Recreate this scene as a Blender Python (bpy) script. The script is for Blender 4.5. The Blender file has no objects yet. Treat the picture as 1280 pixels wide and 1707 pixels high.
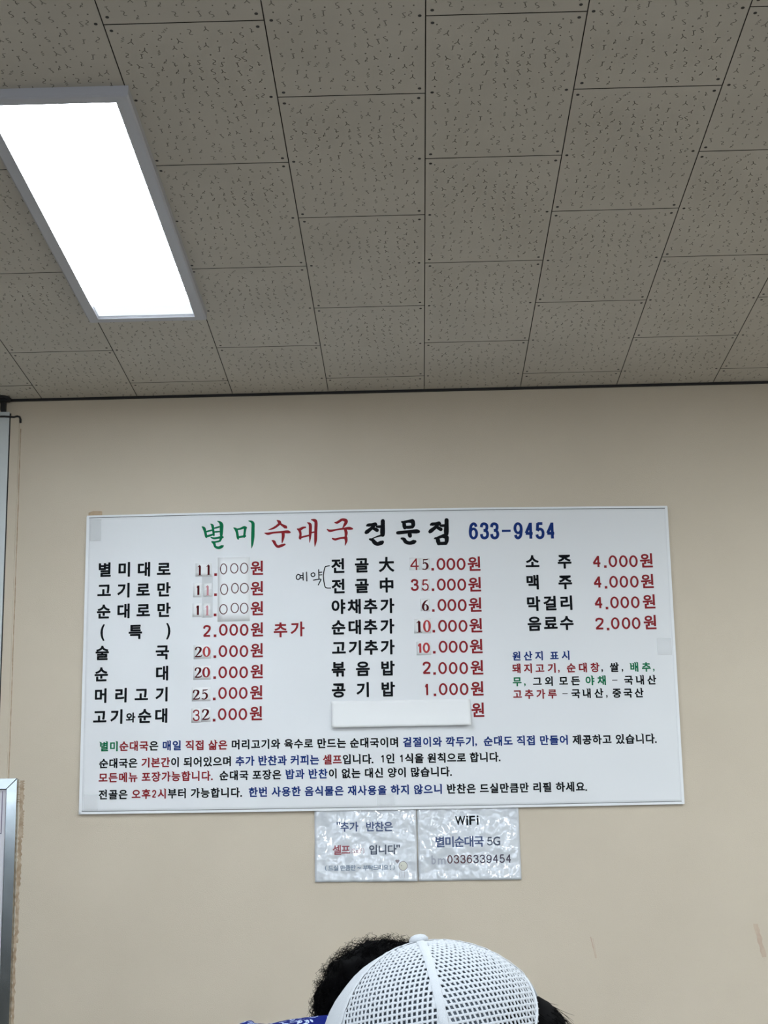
import bpy, bmesh, math, random
from mathutils import Vector, Matrix, noise
random.seed(7)
C = bpy.context.scene.collection
SC = bpy.context.scene
PI = math.pi

# ------------------------------------------------------------------ camera
CAM = Vector((0, 0, 1.2))
RIGHT = Vector((0.99959869, 0.02176122, -0.01813585))
UP = Vector((0.02284785, -0.24087285, 0.97028771))
FWD = Vector((-0.01674621, 0.97031269, 0.24127338))
cd = bpy.data.cameras.new('camera'); cam = bpy.data.objects.new('camera', cd); C.objects.link(cam)
cam.matrix_world = Matrix(((RIGHT.x, UP.x, -FWD.x, CAM.x), (RIGHT.y, UP.y, -FWD.y, CAM.y), (RIGHT.z, UP.z, -FWD.z, CAM.z), (0, 0, 0, 1)))
cd.sensor_fit = 'HORIZONTAL'; cd.sensor_width = 36; cd.lens = 2842.65 * 36 / 1280; cd.clip_start = .05
SC.camera = cam

# ------------------------------------------------------------------ light and exposure
SC.view_settings.view_transform = 'Standard'; SC.view_settings.look = 'None'
SC.view_settings.exposure = 0.03; SC.view_settings.gamma = 1.0; SC.view_settings.use_curve_mapping = False
w = bpy.data.worlds.new('world'); SC.world = w; w.use_nodes = True
w.node_tree.nodes['Background'].inputs[0].default_value = (.8, .9, 1, 1); w.node_tree.nodes['Background'].inputs[1].default_value = .3
LAMP_STRENGTH = 27        # the visible flat ceiling lamp
LAMP_W = 54                # the other ceiling lamps, behind the camera
WINDOW_STRENGTH = 3.0      # daylight in the windows behind the camera, also the added left window's glow
def area(name, loc, sx, sy, watts, col, rot=(0, 0, 0)):
    l = bpy.data.lights.new(name, 'AREA'); l.shape = 'RECTANGLE'; l.size = sx; l.size_y = sy; l.energy = watts; l.color = col
    o = bpy.data.objects.new(name, l); C.objects.link(o); o.location = loc; o.rotation_euler = rot
    return o
for lx, ly, lw in ((-.7, .9, 1), (-.7, -1.6, 1), (1.75, 3.2, .85), (1.75, .9, 1), (1.75, -1.6, 1)):
    area('ceiling_lamp_light', (lx, ly, 2.83), .26, 1.22, LAMP_W * lw, (.88, .95, 1))

# ------------------------------------------------------------------ helpers
def lin(r, g, b):
    f = lambda c: (c / 255 / 12.92) if c / 255 <= .04045 else ((c / 255 + .055) / 1.055) ** 2.4
    return (f(r), f(g), f(b), 1)
def mat(name, col, rough=.6, metal=0, coat=0, bump=None, noise_col=None, emit=None, spec=.5, trans=0):
    """bump=(scale, strength, detail) ; noise_col=(other colour, scale, lo, hi)"""
    m = bpy.data.materials.new(name); m.use_nodes = True; nt = m.node_tree; p = nt.nodes['Principled BSDF']
    p.inputs['Base Color'].default_value = col; p.inputs['Roughness'].default_value = rough; p.inputs['Metallic'].default_value = metal
    p.inputs['Coat Weight'].default_value = coat; p.inputs['Coat Roughness'].default_value = .06; p.inputs['Specular IOR Level'].default_value = spec
    if bump or noise_col: tc = nt.nodes.new('ShaderNodeTexCoord')
    if bump:
        n = nt.nodes.new('ShaderNodeTexNoise'); n.inputs['Scale'].default_value = bump[0]; n.inputs['Detail'].default_value = bump[2]
        b = nt.nodes.new('ShaderNodeBump'); b.inputs['Strength'].default_value = bump[1]; b.inputs['Distance'].default_value = .01 if len(bump) < 4 else bump[3]
        nt.links.new(tc.outputs['Object'], n.inputs['Vector']); nt.links.new(n.outputs['Fac'], b.inputs['Height'])
        nt.links.new(b.outputs['Normal'], p.inputs['Normal'])
        if coat: nt.links.new(b.outputs['Normal'], p.inputs['Coat Normal'])
    if noise_col:
        n = nt.nodes.new('ShaderNodeTexNoise'); n.inputs['Scale'].default_value = noise_col[1]; n.inputs['Detail'].default_value = 4
        r = nt.nodes.new('ShaderNodeValToRGB'); r.color_ramp.elements[0].position = noise_col[2]; r.color_ramp.elements[1].position = noise_col[3]
        r.color_ramp.elements[0].color = col; r.color_ramp.elements[1].color = noise_col[0]
        nt.links.new(tc.outputs['Object'], n.inputs['Vector']); nt.links.new(n.outputs['Fac'], r.inputs['Fac']); nt.links.new(r.outputs['Color'], p.inputs['Base Color'])
    if emit: p.inputs['Emission Color'].default_value = emit[0]; p.inputs['Emission Strength'].default_value = emit[1]
    if trans: p.inputs['Alpha'].default_value = 1 - trans
    return m
class MB:
    def __init__(s): s.v = []; s.f = []; s.m = []
    def add(s, vs, fs, mi=0):
        o = len(s.v); s.v += [tuple(v) for v in vs]; s.f += [tuple(i + o for i in f) for f in fs]; s.m += [mi] * len(fs)
    def box(s, x0, x1, y0, y1, z0, z1, mi=0):
        s.add([(x, y, z) for x in (x0, x1) for y in (y0, y1) for z in (z0, z1)],
              [(0, 1, 3, 2), (4, 6, 7, 5), (0, 4, 5, 1), (2, 3, 7, 6), (0, 2, 6, 4), (1, 5, 7, 3)], mi)
    def tube(s, pts, rad, n=8, mi=0):
        rings = []
        for i, p in enumerate(pts):
            p = Vector(p); a = Vector(pts[max(0, i - 1)]); b = Vector(pts[min(len(pts) - 1, i + 1)])
            t = (b - a).normalized(); u = t.cross(Vector((.3, .5, .81))).normalized(); v = t.cross(u)
            r = rad[i] if isinstance(rad, (list, tuple)) else rad
            rings.append([p + (u * math.cos(k * 2 * PI / n) + v * math.sin(k * 2 * PI / n)) * r for k in range(n)])
        vs = [q for r in rings for q in r]; fs = []
        for i in range(len(pts) - 1):
            for k in range(n): fs.append((i * n + k, i * n + (k + 1) % n, (i + 1) * n + (k + 1) % n, (i + 1) * n + k))
        fs.append(tuple(range(n - 1, -1, -1))); fs.append(tuple((len(pts) - 1) * n + k for k in range(n)))
        s.add(vs, fs, mi)
    def build(s, name, mats, parent=None, smooth=False, bevel=0):
        me = bpy.data.meshes.new(name); me.from_pydata(s.v, [], s.f)
        for m in (mats if isinstance(mats, (list, tuple)) else [mats]): me.materials.append(m)
        me.polygons.foreach_set('material_index', s.m)
        if smooth: me.polygons.foreach_set('use_smooth', [True] * len(me.polygons))
        me.update(); o = bpy.data.objects.new(name, me); C.objects.link(o)
        if bevel:
            b = o.modifiers.new('bevel', 'BEVEL'); b.width = bevel; b.segments = 2; b.limit_method = 'ANGLE'
        if parent: o.parent = parent; o.matrix_parent_inverse = parent.matrix_world.inverted()
        return o
def tag(o, label=None, cat=None, group=None, kind=None):
    for k, v in (('label', label), ('category', cat), ('group', group), ('kind', kind)):
        if v: o[k] = v
    return o
def empty(name, loc, label, cat, group=None):
    o = bpy.data.objects.new(name, None); C.objects.link(o); o.location = loc; o.empty_display_size = .05
    o.matrix_world = Matrix.Translation(loc)
    return tag(o, label, cat, group)
def structure(o, label=None, cat=None): return tag(o, label, cat, None, 'structure')

# ------------------------------------------------------------------ the room
YW, ZC = 5.088, 2.856
XL, XR, YB = -2.6, 3.2, -3.4
M_wall = mat('wall_paint', lin(206, 196, 179), .75, bump=(420, .25, 3, .004), noise_col=(lin(201, 191, 174), 3, .35, .7), spec=.3)
M_tile = mat('ceiling_tile', lin(197, 192, 182), .9, bump=(600, .15, 3, .003), noise_col=(lin(190, 185, 175), 5, .3, .7), spec=.2)
M_gap = mat('tile_gap', lin(40, 38, 34), .9)
M_pore = mat('tile_pore', lin(120, 117, 109), .95, spec=.1)
M_screw = mat('screw_head', lin(38, 36, 33), .6)
M_black = mat('black_plastic', lin(16, 16, 20), .6)
M_floor = mat('floor_tile', lin(112, 110, 106), .5, noise_col=(lin(100, 98, 95), 6, .3, .7))
M_white = mat('white_panel', lin(205, 213, 216), .55, bump=(300, .1, 2, .003))
M_alu = mat('window_frame', lin(190, 192, 194), .4, .6)
M_day = mat('daylight_pane', lin(235, 240, 245), .3, emit=(lin(226, 238, 255), WINDOW_STRENGTH))

b = MB(); b.box(XL - .1, XR + .1, YW, YW + .12, 0, ZC + .1); wall = structure(b.build('wall_back', M_wall), 'beige painted wall with the menu banner on it', 'wall')
b = MB(); b.box(XL - .12, XL, YB, YW, 0, 1.95); b.box(XL - .12, XL, YB, YW, 2.62, ZC + .1); b.box(XL - .12, XL, YB, -2.2, 1.95, 2.62); b.box(XL - .12, XL, .6, YW, 1.95, 2.62)
structure(b.build('wall_left', M_wall), 'beige wall on the left, outside the picture', 'wall')
b = MB()
for y0, y1, z0, z1 in ((-2.2, .6, 1.95, 1.99), (-2.2, .6, 2.58, 2.62), (-2.2, -2.16, 1.95, 2.62), (.56, .6, 1.95, 2.62), (-.82, -.78, 1.95, 2.62)): b.box(XL - .09, XL - .03, y0, y1, z0, z1)
o = structure(b.build('window_3', M_alu), 'unseen bright window added in the left wall for the steel frame to mirror', 'window'); b = MB(); b.box(XL - .07, XL - .06, -2.2, .6, 1.95, 2.62); b.build('pane', M_day, o)  # added unseen window, glows to brighten the steel frame's upper reflection
b = MB(); b.box(XL, XL + .02, YB, 3.5, 0, 1.93); structure(b.build('added_dark_panel', mat('reflection_dark', lin(24, 20, 17), .5), bevel=.002), 'unseen dark panel added on the left wall for the steel frame to mirror', 'panelling')  # added unseen dark panel, darkens the lower reflection in the steel frame
b = MB(); b.box(XR, XR + .12, YB, YW, 0, ZC + .1); structure(b.build('wall_right', M_wall), 'beige wall on the right, outside the picture', 'wall')
b = MB(); b.box(XL - .1, XR + .1, YB - .1, YW + .1, -.1, 0); structure(b.build('floor', M_floor), 'plain floor of the restaurant', 'floor')
# wall behind the camera with two wide windows
wins = ((-2.3, -.25), (.35, 2.6)); wz0, wz1 = 1.35, 2.5
b = MB(); b.box(XL - .1, XR + .1, YB - .12, YB, 0, wz0); b.box(XL - .1, XR + .1, YB - .12, YB, wz1, ZC + .1)
b.box(XL - .1, wins[0][0], YB - .12, YB, wz0, wz1); b.box(wins[0][1], wins[1][0], YB - .12, YB, wz0, wz1); b.box(wins[1][1], XR + .1, YB - .12, YB, wz0, wz1)
structure(b.build('wall_front', M_wall), 'beige wall behind the camera', 'wall')
for n, (a, c) in enumerate(wins):
    b = MB()
    for x0, x1, z0, z1 in ((a, c, wz0, wz0 + .05), (a, c, wz1 - .05, wz1), (a, a + .05, wz0, wz1), (c - .05, c, wz0, wz1), ((a + c) / 2 - .03, (a + c) / 2 + .03, wz0, wz1)): b.box(x0, x1, YB - .08, YB - .02, z0, z1)
    o = structure(b.build('window_%d' % (n + 1), M_alu), 'window behind the camera', 'window')
    b = MB(); b.box(a, c, YB - .06, YB - .05, wz0, wz1); b.build('pane', M_day, o)

# ceiling: 300 x 600 mm boards in running bond, screwed at corners and mid edges
TX0, TY0 = 0.04526, 4.95111
SQ = [[[(2.6, 10), (-2.6, 8), (-2, 3), (2.6, -1), (3, -6), (-2, -10)]], [[(-2.6, 10), (2.6, 8), (2, 3), (-2.6, -1), (-3, -6), (2, -10)]],
      [[(-5, 8), (0, 1), (0, -9)], [(5, 9), (0, 1)]], [[(-4, 9), (1, 7), (-3, 3), (3, 1), (-2, -3), (3, -6), (1, -9)]],
      [[(-3, 9), (1, 8), (0, 0), (0, -8)], [(-3, -9), (4, -10)]], [[(-3, 7), (1, 9), (2, 5), (-1, 0), (-3, -6), (3, -8)]], [[(-1, 9), (-1, 2), (2, -2), (0, -9)], [(-1, 3), (4, 6)]]]
rt = random.Random(11); PATTERN = []
for ci in range(12):
    x = 22 + ci * 23.2; y = 24 + rt.uniform(0, 18); k = rt.randint(0, 1)
    while y < 580:
        if k % 2 == 0 or k % 9 == 5: PATTERN.append((x + rt.uniform(-7, 7), y, rt.randrange(7), rt.uniform(-.35, .35), rt.uniform(.85, 1.12))); y += rt.uniform(28, 38)
        else: PATTERN.append((x + rt.uniform(-7, 7), y, -1, 0, rt.uniform(.8, 1.2))); y += rt.uniform(21, 33)
        k += 1
b = MB()
zt = ZC
def flat_stroke(pts, wd, ox, oy, ang, sc, z):
    ca, sa = math.cos(ang), math.sin(ang); P = [Vector(((px * ca - py * sa) * sc, (px * sa + py * ca) * sc)) for px, py in pts]
    vs = []; n = len(P)
    for i, p in enumerate(P):
        t = (P[min(n - 1, i + 1)] - P[max(0, i - 1)]).normalized(); q = Vector((-t.y, t.x)) * wd / 2
        vs += [(ox + (p.x + q.x) / 1000, oy + (p.y + q.y) / 1000, z), (ox + (p.x - q.x) / 1000, oy + (p.y - q.y) / 1000, z)]
    b.add(vs, [(2 * i, 2 * i + 1, 2 * i + 3, 2 * i + 2) for i in range(n - 1)], 2)
def disc(x, y, rx, ry, z, mi, n=8): b.add([(x + rx * math.cos(k * 2 * PI / n), y + ry * math.sin(k * 2 * PI / n), z) for k in range(n)], [tuple(range(n))], mi)
b.box(XL - .1, XR + .1, YB - .1, YW + .1, ZC + .012, ZC + .05, 1)
g = .0011
for ci in range(-9, 11):
    x0, x1 = max(XL, TX0 + ci * .3), min(XR, TX0 + ci * .3 + .3)
    off = 0 if ci % 2 else .3                      # alternate courses are staggered by half a board
    for k in range(-3, 15):
        y1 = TY0 + off - k * .6; y0 = y1 - .6
        if y1 > YW: ya = YW
        else: ya = y1
        yb = max(y0, YB)
        if ya <= yb: continue
        b.box(x0 + g, x1 - g, yb + .0017, ya - .0017, ZC, ZC + .011, 0); b.m[-6:] = [1, 1, 1, 1, 0, 0]
        if yb < 1.7: continue
        for sx in (.0125, .2875):
            for sy in (.023, .3, .577):
                if y0 + sy < YW - .01: disc(TX0 + ci * .3 + sx + rt.uniform(-.002, .002), y0 + sy + rt.uniform(-.004, .004), .0036, .0048, ZC - .0004, 3, 10)
        for px, py, kind, an, s in PATTERN:
            X, Y = TX0 + ci * .3 + px / 1000, y0 + py / 1000
            if Y > YW - .014: continue
            if kind < 0: disc(X, Y, .0016 * s, .0024 * s, ZC - .0002, 2, 6)
            else:
                for ln in SQ[kind]: flat_stroke(ln, 1.9, X, Y, an, s, ZC - .0002)
ceil = structure(b.build('ceiling', [M_tile, M_gap, M_pore, M_screw]), 'grey screwed ceiling boards with worm-mark pores', 'ceiling')
b = MB(); b.box(-1.262, XR, YW - .008, YW, ZC - .0075, ZC); structure(b.build('trim_1', M_black, bevel=.001), 'thin black moulding where the wall meets the ceiling', 'trim')

# tall white panel and beige batten at the left end of the wall
b = MB(); b.box(-2.0, -1.2545, YW - .008, YW, 0, 2.8145); door = structure(b.build('door_1', M_white, bevel=.0015), 'tall white panel at the left edge of the wall', 'panel')
b = MB(); b.box(-1.2545, -1.2505, YW - .003, YW, 0, 2.81); b.build('gap_shade', M_black, door)  # black strip painting in the shade line between panel and batten
b = MB(); b.box(-1.2505, -1.2235, YW - .006, YW, 0, 2.799); structure(b.build('trim_2', M_wall, bevel=.001), 'beige upright batten beside the white panel', 'trim')
b = MB(); yq = YW - .0115
b.tube([(-1.9, yq, 2.799), (-1.4, yq, 2.7985), (-1.27, yq, 2.798), (-1.24, yq + .004, 2.7965), (-1.229, yq + .003, 2.7985), (-1.222, yq + .004, 2.7965), (-1.2195, yq + .0065, 2.789), (-1.2192, yq + .008, 2.778)], .0031, 8)
tag(b.build('black_cable', M_black, smooth=True), 'thin black cable running along the top of the white panel', 'cable')
b = MB(); b.box(-1.281, -1.265, YW - .022, YW - .002, 2.8146, 2.854); b.box(-1.4, -1.25, YW - .034, YW - .014, 2.842, 2.855)
b.tube([(-1.285, YW - .04, 2.852), (-1.27, YW - .045, 2.8535), (-1.255, YW - .04, 2.851), (-1.247, YW - .03, 2.846)], .005, 8)
tag(b.build('rail_bracket', M_black, bevel=.002), 'small black bracket above the white panel in the ceiling corner', 'bracket')

# brown residue on the wall (stays on the wall: part of it)
M_stain = mat('dried_glue', lin(158, 136, 112), .8, noise_col=(lin(186, 168, 145), 60, .4, .65))
M_mark = mat('old_tape_mark', lin(190, 170, 152), .8, noise_col=(lin(197, 181, 161), 50, .4, .65))
def blot(bb, pts, wd, rs, y=YW - .0006):
    vs = []
    for i, (x, z) in enumerate(pts):
        a = wd * (.6 + .4 * rs.random()); c = wd * (.45 + .55 * rs.random())
        vs += [(x - a, y, z), (x + c, y, z)]
    bb.add(vs, [(2 * i, 2 * i + 2, 2 * i + 3, 2 * i + 1) for i in range(len(pts) - 1)])
rs = random.Random(3); b = MB(); bq = .0004
for z0, z1, x0, wd in ((1.668, 1.60, -1.178, .0085), (1.63, 1.50, -1.178, .006), (1.58, 1.50, -1.1735, .005), (1.53, 1.36, -1.178, .0075), (1.42, 1.20, -1.180, .0065), (1.22, .93, -1.183, .006)):
    blot(b, [(x0 + .002 * math.sin(t * 9), z0 + (z1 - z0) * t / 22) for t in range(23)], wd, rs, YW - bq); bq += .0003
b.build('glue_residue', M_stain, wall)
b = MB(); blot(b, [(-1.2185, 2.76 - t * .031) for t in range(36)], .0018, rs); b.build('edge_crack', M_stain, wall)
b = MB(); blot(b, [(.486 + t * .0012, 1.187 - t * .006) for t in range(11)], .0022, rs); blot(b, [(.492 + t * .0009, 1.183 - t * .006) for t in range(10)], .001, rs)
blot(b, [(.9625 + t * .0017, 1.2148 - t * .0085) for t in range(12)], .0085, rs)
b.build('tape_mark', M_mark, wall)

# ------------------------------------------------------------------ flat ceiling lamp
M_lampframe = mat('lamp_frame', lin(176, 178, 186), .35, spec=.5)
M_diff = bpy.data.materials.new('lamp_diffuser'); M_diff.use_nodes = True
nt = M_diff.node_tree; p = nt.nodes['Principled BSDF']; p.inputs['Base Color'].default_value = (.8, .85, .9, 1)
tc = nt.nodes.new('ShaderNodeTexCoord'); sp = nt.nodes.new('ShaderNodeSeparateXYZ'); nt.links.new(tc.outputs['Generated'], sp.inputs[0])
mr = nt.nodes.new('ShaderNodeMapRange'); mr.interpolation_type = 'SMOOTHSTEP'; mr.inputs['From Min'].default_value = .895; mr.inputs['From Max'].default_value = .94; mr.inputs['To Min'].default_value = LAMP_STRENGTH; mr.inputs['To Max'].default_value = .86
nt.links.new(sp.outputs['Y'], mr.inputs['Value']); nt.links.new(mr.outputs['Result'], p.inputs['Emission Strength']); p.inputs['Emission Color'].default_value = lin(238, 247, 255)
lx0, lx1, ly0, ly1, lz = -.8675, -.5475, 3.085, 4.366, ZC - .022
lamp = empty('ceiling_lamp', ((lx0 + lx1) / 2, (ly0 + ly1) / 2, ZC), 'long lit flat lamp with a grey frame on the ceiling', 'ceiling lamp')
b = MB(); r1, r2, zi = .029, .031, ZC - .014
O = [(lx0, ly0), (lx1, ly0), (lx1, ly1), (lx0, ly1)]; Oi = [(lx0 + .004, ly0 + .004), (lx1 - .004, ly0 + .004), (lx1 - .004, ly1 - .004), (lx0 + .004, ly1 - .004)]
I = [(lx0 + r1, ly0 + r1), (lx1 - r1, ly0 + r1), (lx1 - r1, ly1 - r1), (lx0 + r1, ly1 - r1)]; I2 = [(lx0 + r2, ly0 + r2), (lx1 - r2, ly0 + r2), (lx1 - r2, ly1 - r2), (lx0 + r2, ly1 - r2)]
rings = [[(x, y, ZC) for x, y in O], [(x, y, lz + .003) for x, y in O], [(x, y, lz) for x, y in Oi], [(x, y, lz) for x, y in I], [(x, y, zi) for x, y in I2]]
vs = [q for r in rings for q in r]; b.add(vs, [(i * 4 + k, i * 4 + (k + 1) % 4, (i + 1) * 4 + (k + 1) % 4, (i + 1) * 4 + k) for i in range(4) for k in range(4)])
b.build('frame', M_lampframe, lamp)
b = MB(); b.box(lx0 + r2 - .004, lx1 - r2 + .004, ly0 + r2 - .004, ly1 - r2 + .004, zi + .0005, zi + .004); b.build('diffuser', M_diff, lamp)

# ------------------------------------------------------------------ lettering tables: (character, x, y, width, height) in mm on the banner
LEFT_ITEMS = [["별",58.4,169.1,0,42.0],["미",119.1,169.9,0,42.0],["대",179.1,170.7,0,42.0],["로",239.1,171.4,0,42.0],["고",58.0,234.3,0,41.8],["기",118.5,234.5,0,41.8],["로",177.2,234.7,0,41.8],["만",239.4,234.8,0,41.7],["순",57.7,298.5,0,41.5],["대",118.5,298.3,0,41.5],["로",178.2,298.1,0,41.5],["만",240.2,297.9,0,41.5],["(",55.6,363.5,10.5,48.3],[")",255.1,363.8,10.5,48.3],["특",155.3,362.8,0,41.3],["술",56.3,425.9,0,41.0],["국",237.8,426.9,0,41.0],["순",54.8,490.7,0,40.8],["대",238.1,490.6,0,40.8],["머",55.1,555.2,0,40.5],["리",115.8,554.9,0,40.5],["고",176.5,554.7,0,40.5],["기",238.4,554.4,0,40.5],["고",53.0,619.2,0,40.3],["기",104.4,619.0,0,40.3],["순",187.4,618.6,0,40.3],["대",237.5,618.4,0,40.3],["와",145.4,622.8,0,27.6]]
LEFT_PRICES = [["원",524.8,173.8,0,41.9],["원",524.7,237.1,0,41.7],["원",524.7,298.9,0,41.5],["원",524.7,363.9,0,41.2],["원",524.1,427.3,0,41.0],["원",524.1,491.5,0,40.7],["원",522.9,555.2,0,40.5],["원",521.8,618.0,0,40.2],[".",397.4,191.8,8.2,8.4],[".",397.2,253.9,8.2,8.3],[".",396.4,316.1,8.2,8.3],[".",396.7,380.5,8.1,8.2],[".",396.5,444.4,8.1,8.2],[".",396.3,507.9,8.1,8.1],[".",395.5,572.2,8.1,8.1],[".",395.3,635.5,8.1,8.0],["0",421.7,362.8,26.2,36.5],["0",453.1,363.5,26.2,36.5],["0",484.6,364.2,26.2,36.5],["0",420.8,428.0,26.1,36.3],["0",452.8,428.7,26.1,36.3],["0",484.1,429.3,26.1,36.3],["0",420.5,492.2,26.0,36.1],["0",452.4,492.8,26.0,36.1],["0",483.6,493.5,26.0,36.1],["0",420.3,554.8,26.0,35.9],["0",452.0,555.5,26.0,35.9],["0",482.6,556.1,26.0,35.8],["0",419.4,618.2,25.9,35.6],["0",451.1,618.9,25.9,35.6],["0",481.5,619.5,25.9,35.6],["2",372.2,365.3,23.3,36.5],["추",595.1,366.6,0,42.4],["가",646.3,365.4,0,42.4]]
MIDDLE_ITEMS = [["전",771.7,172.6,0,42.7],["골",843.6,172.6,0,42.7],["大",917.0,172.5,0,42.7],["전",771.9,236.0,0,42.4],["골",843.1,236.4,0,42.4],["中",916.3,236.8,0,42.4],["야",770.2,299.5,0,42.2],["채",820.0,299.8,0,42.2],["추",868.3,300.1,0,42.2],["가",918.5,300.3,0,42.2],["순",770.4,363.1,0,41.9],["대",820.0,363.1,0,41.9],["추",867.2,363.0,0,41.9],["가",917.3,362.9,0,41.9],["고",771.1,426.4,0,41.7],["기",820.6,426.3,0,41.7],["추",868.1,426.2,0,41.7],["가",917.1,426.2,0,41.7],["볶",769.0,490.5,0,41.7],["음",842.1,490.6,0,41.7],["밥",916.4,490.7,0,41.7],["공",768.7,553.7,0,41.4],["기",842.4,553.8,0,41.4],["밥",916.0,553.8,0,41.4]]
MIDDLE_PRICES = [["원",1186.6,176.2,0,42.6],["원",1186.6,240.0,0,42.4],["원",1186.1,302.4,0,42.1],["원",1186.0,365.9,0,41.9],["원",1185.5,429.6,0,41.6],["원",1185.4,493.9,0,41.6],["원",1184.2,557.4,0,41.4],["원",1184.3,621.4,0,41.1],["0",1084.8,174.8,27.1,37.7],["0",1114.9,175.5,27.1,37.7],["0",1145.9,176.2,27.1,37.7],["0",1084.1,238.6,27.1,37.5],["0",1114.6,239.3,27.1,37.5],["0",1146.0,240.0,27.1,37.5],["0",1084.4,301.6,27.0,37.2],["0",1114.3,302.3,27.0,37.2],["0",1145.6,303.0,27.0,37.2],["0",1084.6,365.6,26.9,37.0],["0",1114.4,366.3,26.9,37.0],["0",1146.1,367.0,26.9,37.0],["0",1084.4,429.3,26.8,36.8],["0",1114.6,430.0,26.8,36.8],["0",1145.7,430.6,26.8,36.8],["0",1081.3,493.8,26.1,36.5],["0",1112.9,494.5,26.1,36.5],["0",1144.5,495.2,26.1,36.5],["0",1081.3,556.9,26.0,36.3],["0",1112.4,557.6,26.0,36.3],["0",1143.9,558.3,26.0,36.3],[".",1059.2,190.6,7.8,7.9],[".",1058.6,254.3,7.7,7.9],[".",1058.0,318.2,7.7,7.8],[".",1057.8,381.6,7.7,7.8],[".",1057.6,445.7,7.7,7.7],[".",1056.8,509.4,7.6,7.6],[".",1056.5,573.7,7.6,7.6],["2",1033.7,491.9,24.5,37.4],["1",1031.7,557.1,14.3,36.3],["3",1003.4,238.3,24.2,37.5]]
RIGHT_ITEMS = [["소",1362.9,172.9,0,42.1],["주",1460.6,174.0,0,42.1],["맥",1361.5,237.0,0,41.8],["주",1460.0,238.1,0,41.8],["막",1360.6,303.0,0,41.6],["걸",1411.4,302.7,0,41.6],["리",1461.1,302.4,0,41.6],["음",1361.5,364.6,0,41.3],["료",1410.5,364.3,0,41.3],["수",1458.9,364.0,0,41.3]]
RIGHT_PRICES = [["4",1558.1,177.4,25.5,36.9],[".",1583.4,193.9,7.7,7.9],["0",1606.9,177.9,26.0,36.9],["0",1638.5,178.7,26.0,36.9],["0",1668.9,179.4,26.0,36.9],["원",1709.5,178.0,0,42.0],["4",1557.8,240.9,25.4,36.7],[".",1582.4,257.8,7.7,7.9],["0",1605.9,241.4,26.0,36.7],["0",1636.8,242.1,25.9,36.7],["0",1668.3,242.8,25.9,36.7],["원",1708.7,242.0,0,41.8],["4",1557.5,304.5,25.3,36.5],[".",1582.0,321.9,7.7,7.8],["0",1605.5,305.1,25.9,36.5],["0",1636.3,305.7,25.9,36.5],["0",1667.7,306.4,25.9,36.5],["원",1710.2,305.1,0,41.5],["2",1557.2,368.9,25.3,36.3],[".",1582.1,386.2,7.7,7.8],["0",1604.4,368.9,25.8,36.3],["0",1636.8,369.6,25.8,36.2],["0",1667.0,370.3,25.8,36.2],["원",1709.9,368.4,0,41.3]]
PHONE = [["6",1186.5,73.9,27.9,53.4],["3",1220.0,74.4,27.9,53.4],["3",1251.2,74.9,27.9,53.4],["-",1286.9,75.4,26.8,6.9],["9",1323.2,75.9,27.9,53.4],["4",1356.7,76.3,27.9,53.3],["5",1389.6,76.8,27.9,53.3],["4",1422.5,77.3,27.9,53.3]]
ORIGIN = [["원",1304.7,461.8,0,25.8,"b"],["산",1338.5,462.1,0,25.8,"b"],["지",1372.4,462.4,0,25.7,"b"],["표",1417.3,462.8,0,25.7,"b"],["시",1452.0,463.1,0,25.7,"b"],["돼",1303.3,499.2,0,26.6,"r"],["지",1338.0,499.6,0,26.6,"r"],["고",1372.7,500.0,0,26.6,"r"],["기",1408.8,500.4,0,26.6,"r"],[",",1429.1,510.9,4.2,9.3,"r"],["순",1466.1,501.0,0,26.6,"r"],["대",1501.2,501.4,0,26.6,"r"],["창",1536.8,501.8,0,26.6,"r"],[",",1558.0,512.3,4.2,9.3,"k"],["쌀",1594.6,502.5,0,26.6,"k"],[",",1618.5,513.0,4.2,9.3,"k"],["배",1654.6,503.1,0,26.6,"g"],["추",1690.1,503.5,0,26.6,"g"],[",",1712.1,514.0,4.1,9.3,"g"],["무",1303.2,538.8,0,26.5,"g"],[",",1325.9,549.3,4.2,9.3,"g"],["그",1363.3,539.4,0,26.5,"k"],["외",1398.8,539.8,0,26.5,"k"],["모",1441.3,540.2,0,26.5,"k"],["든",1477.3,540.5,0,26.5,"k"],["야",1519.7,540.9,0,26.5,"g"],["채",1555.7,541.3,0,26.5,"g"],["-",1594.0,541.7,15.7,2.3,"k"],["국",1635.0,542.0,0,26.5,"k"],["내",1669.5,542.4,0,26.5,"k"],["산",1704.1,542.7,0,26.5,"k"],["고",1302.7,576.9,0,26.4,"r"],["추",1337.3,577.3,0,26.4,"r"],["가",1371.9,577.7,0,26.4,"r"],["루",1406.5,578.0,0,26.4,"r"],["-",1444.2,578.4,15.7,2.3,"k"],["국",1476.0,578.8,0,26.4,"k"],["내",1509.2,579.1,0,26.4,"k"],["산",1544.6,579.5,0,26.4,"k"],[",",1568.0,590.0,4.1,9.2,"k"],["중",1598.0,580.1,0,26.4,"k"],["국",1631.1,580.5,0,26.4,"k"],["산",1664.2,580.8,0,26.4,"k"]]
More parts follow.
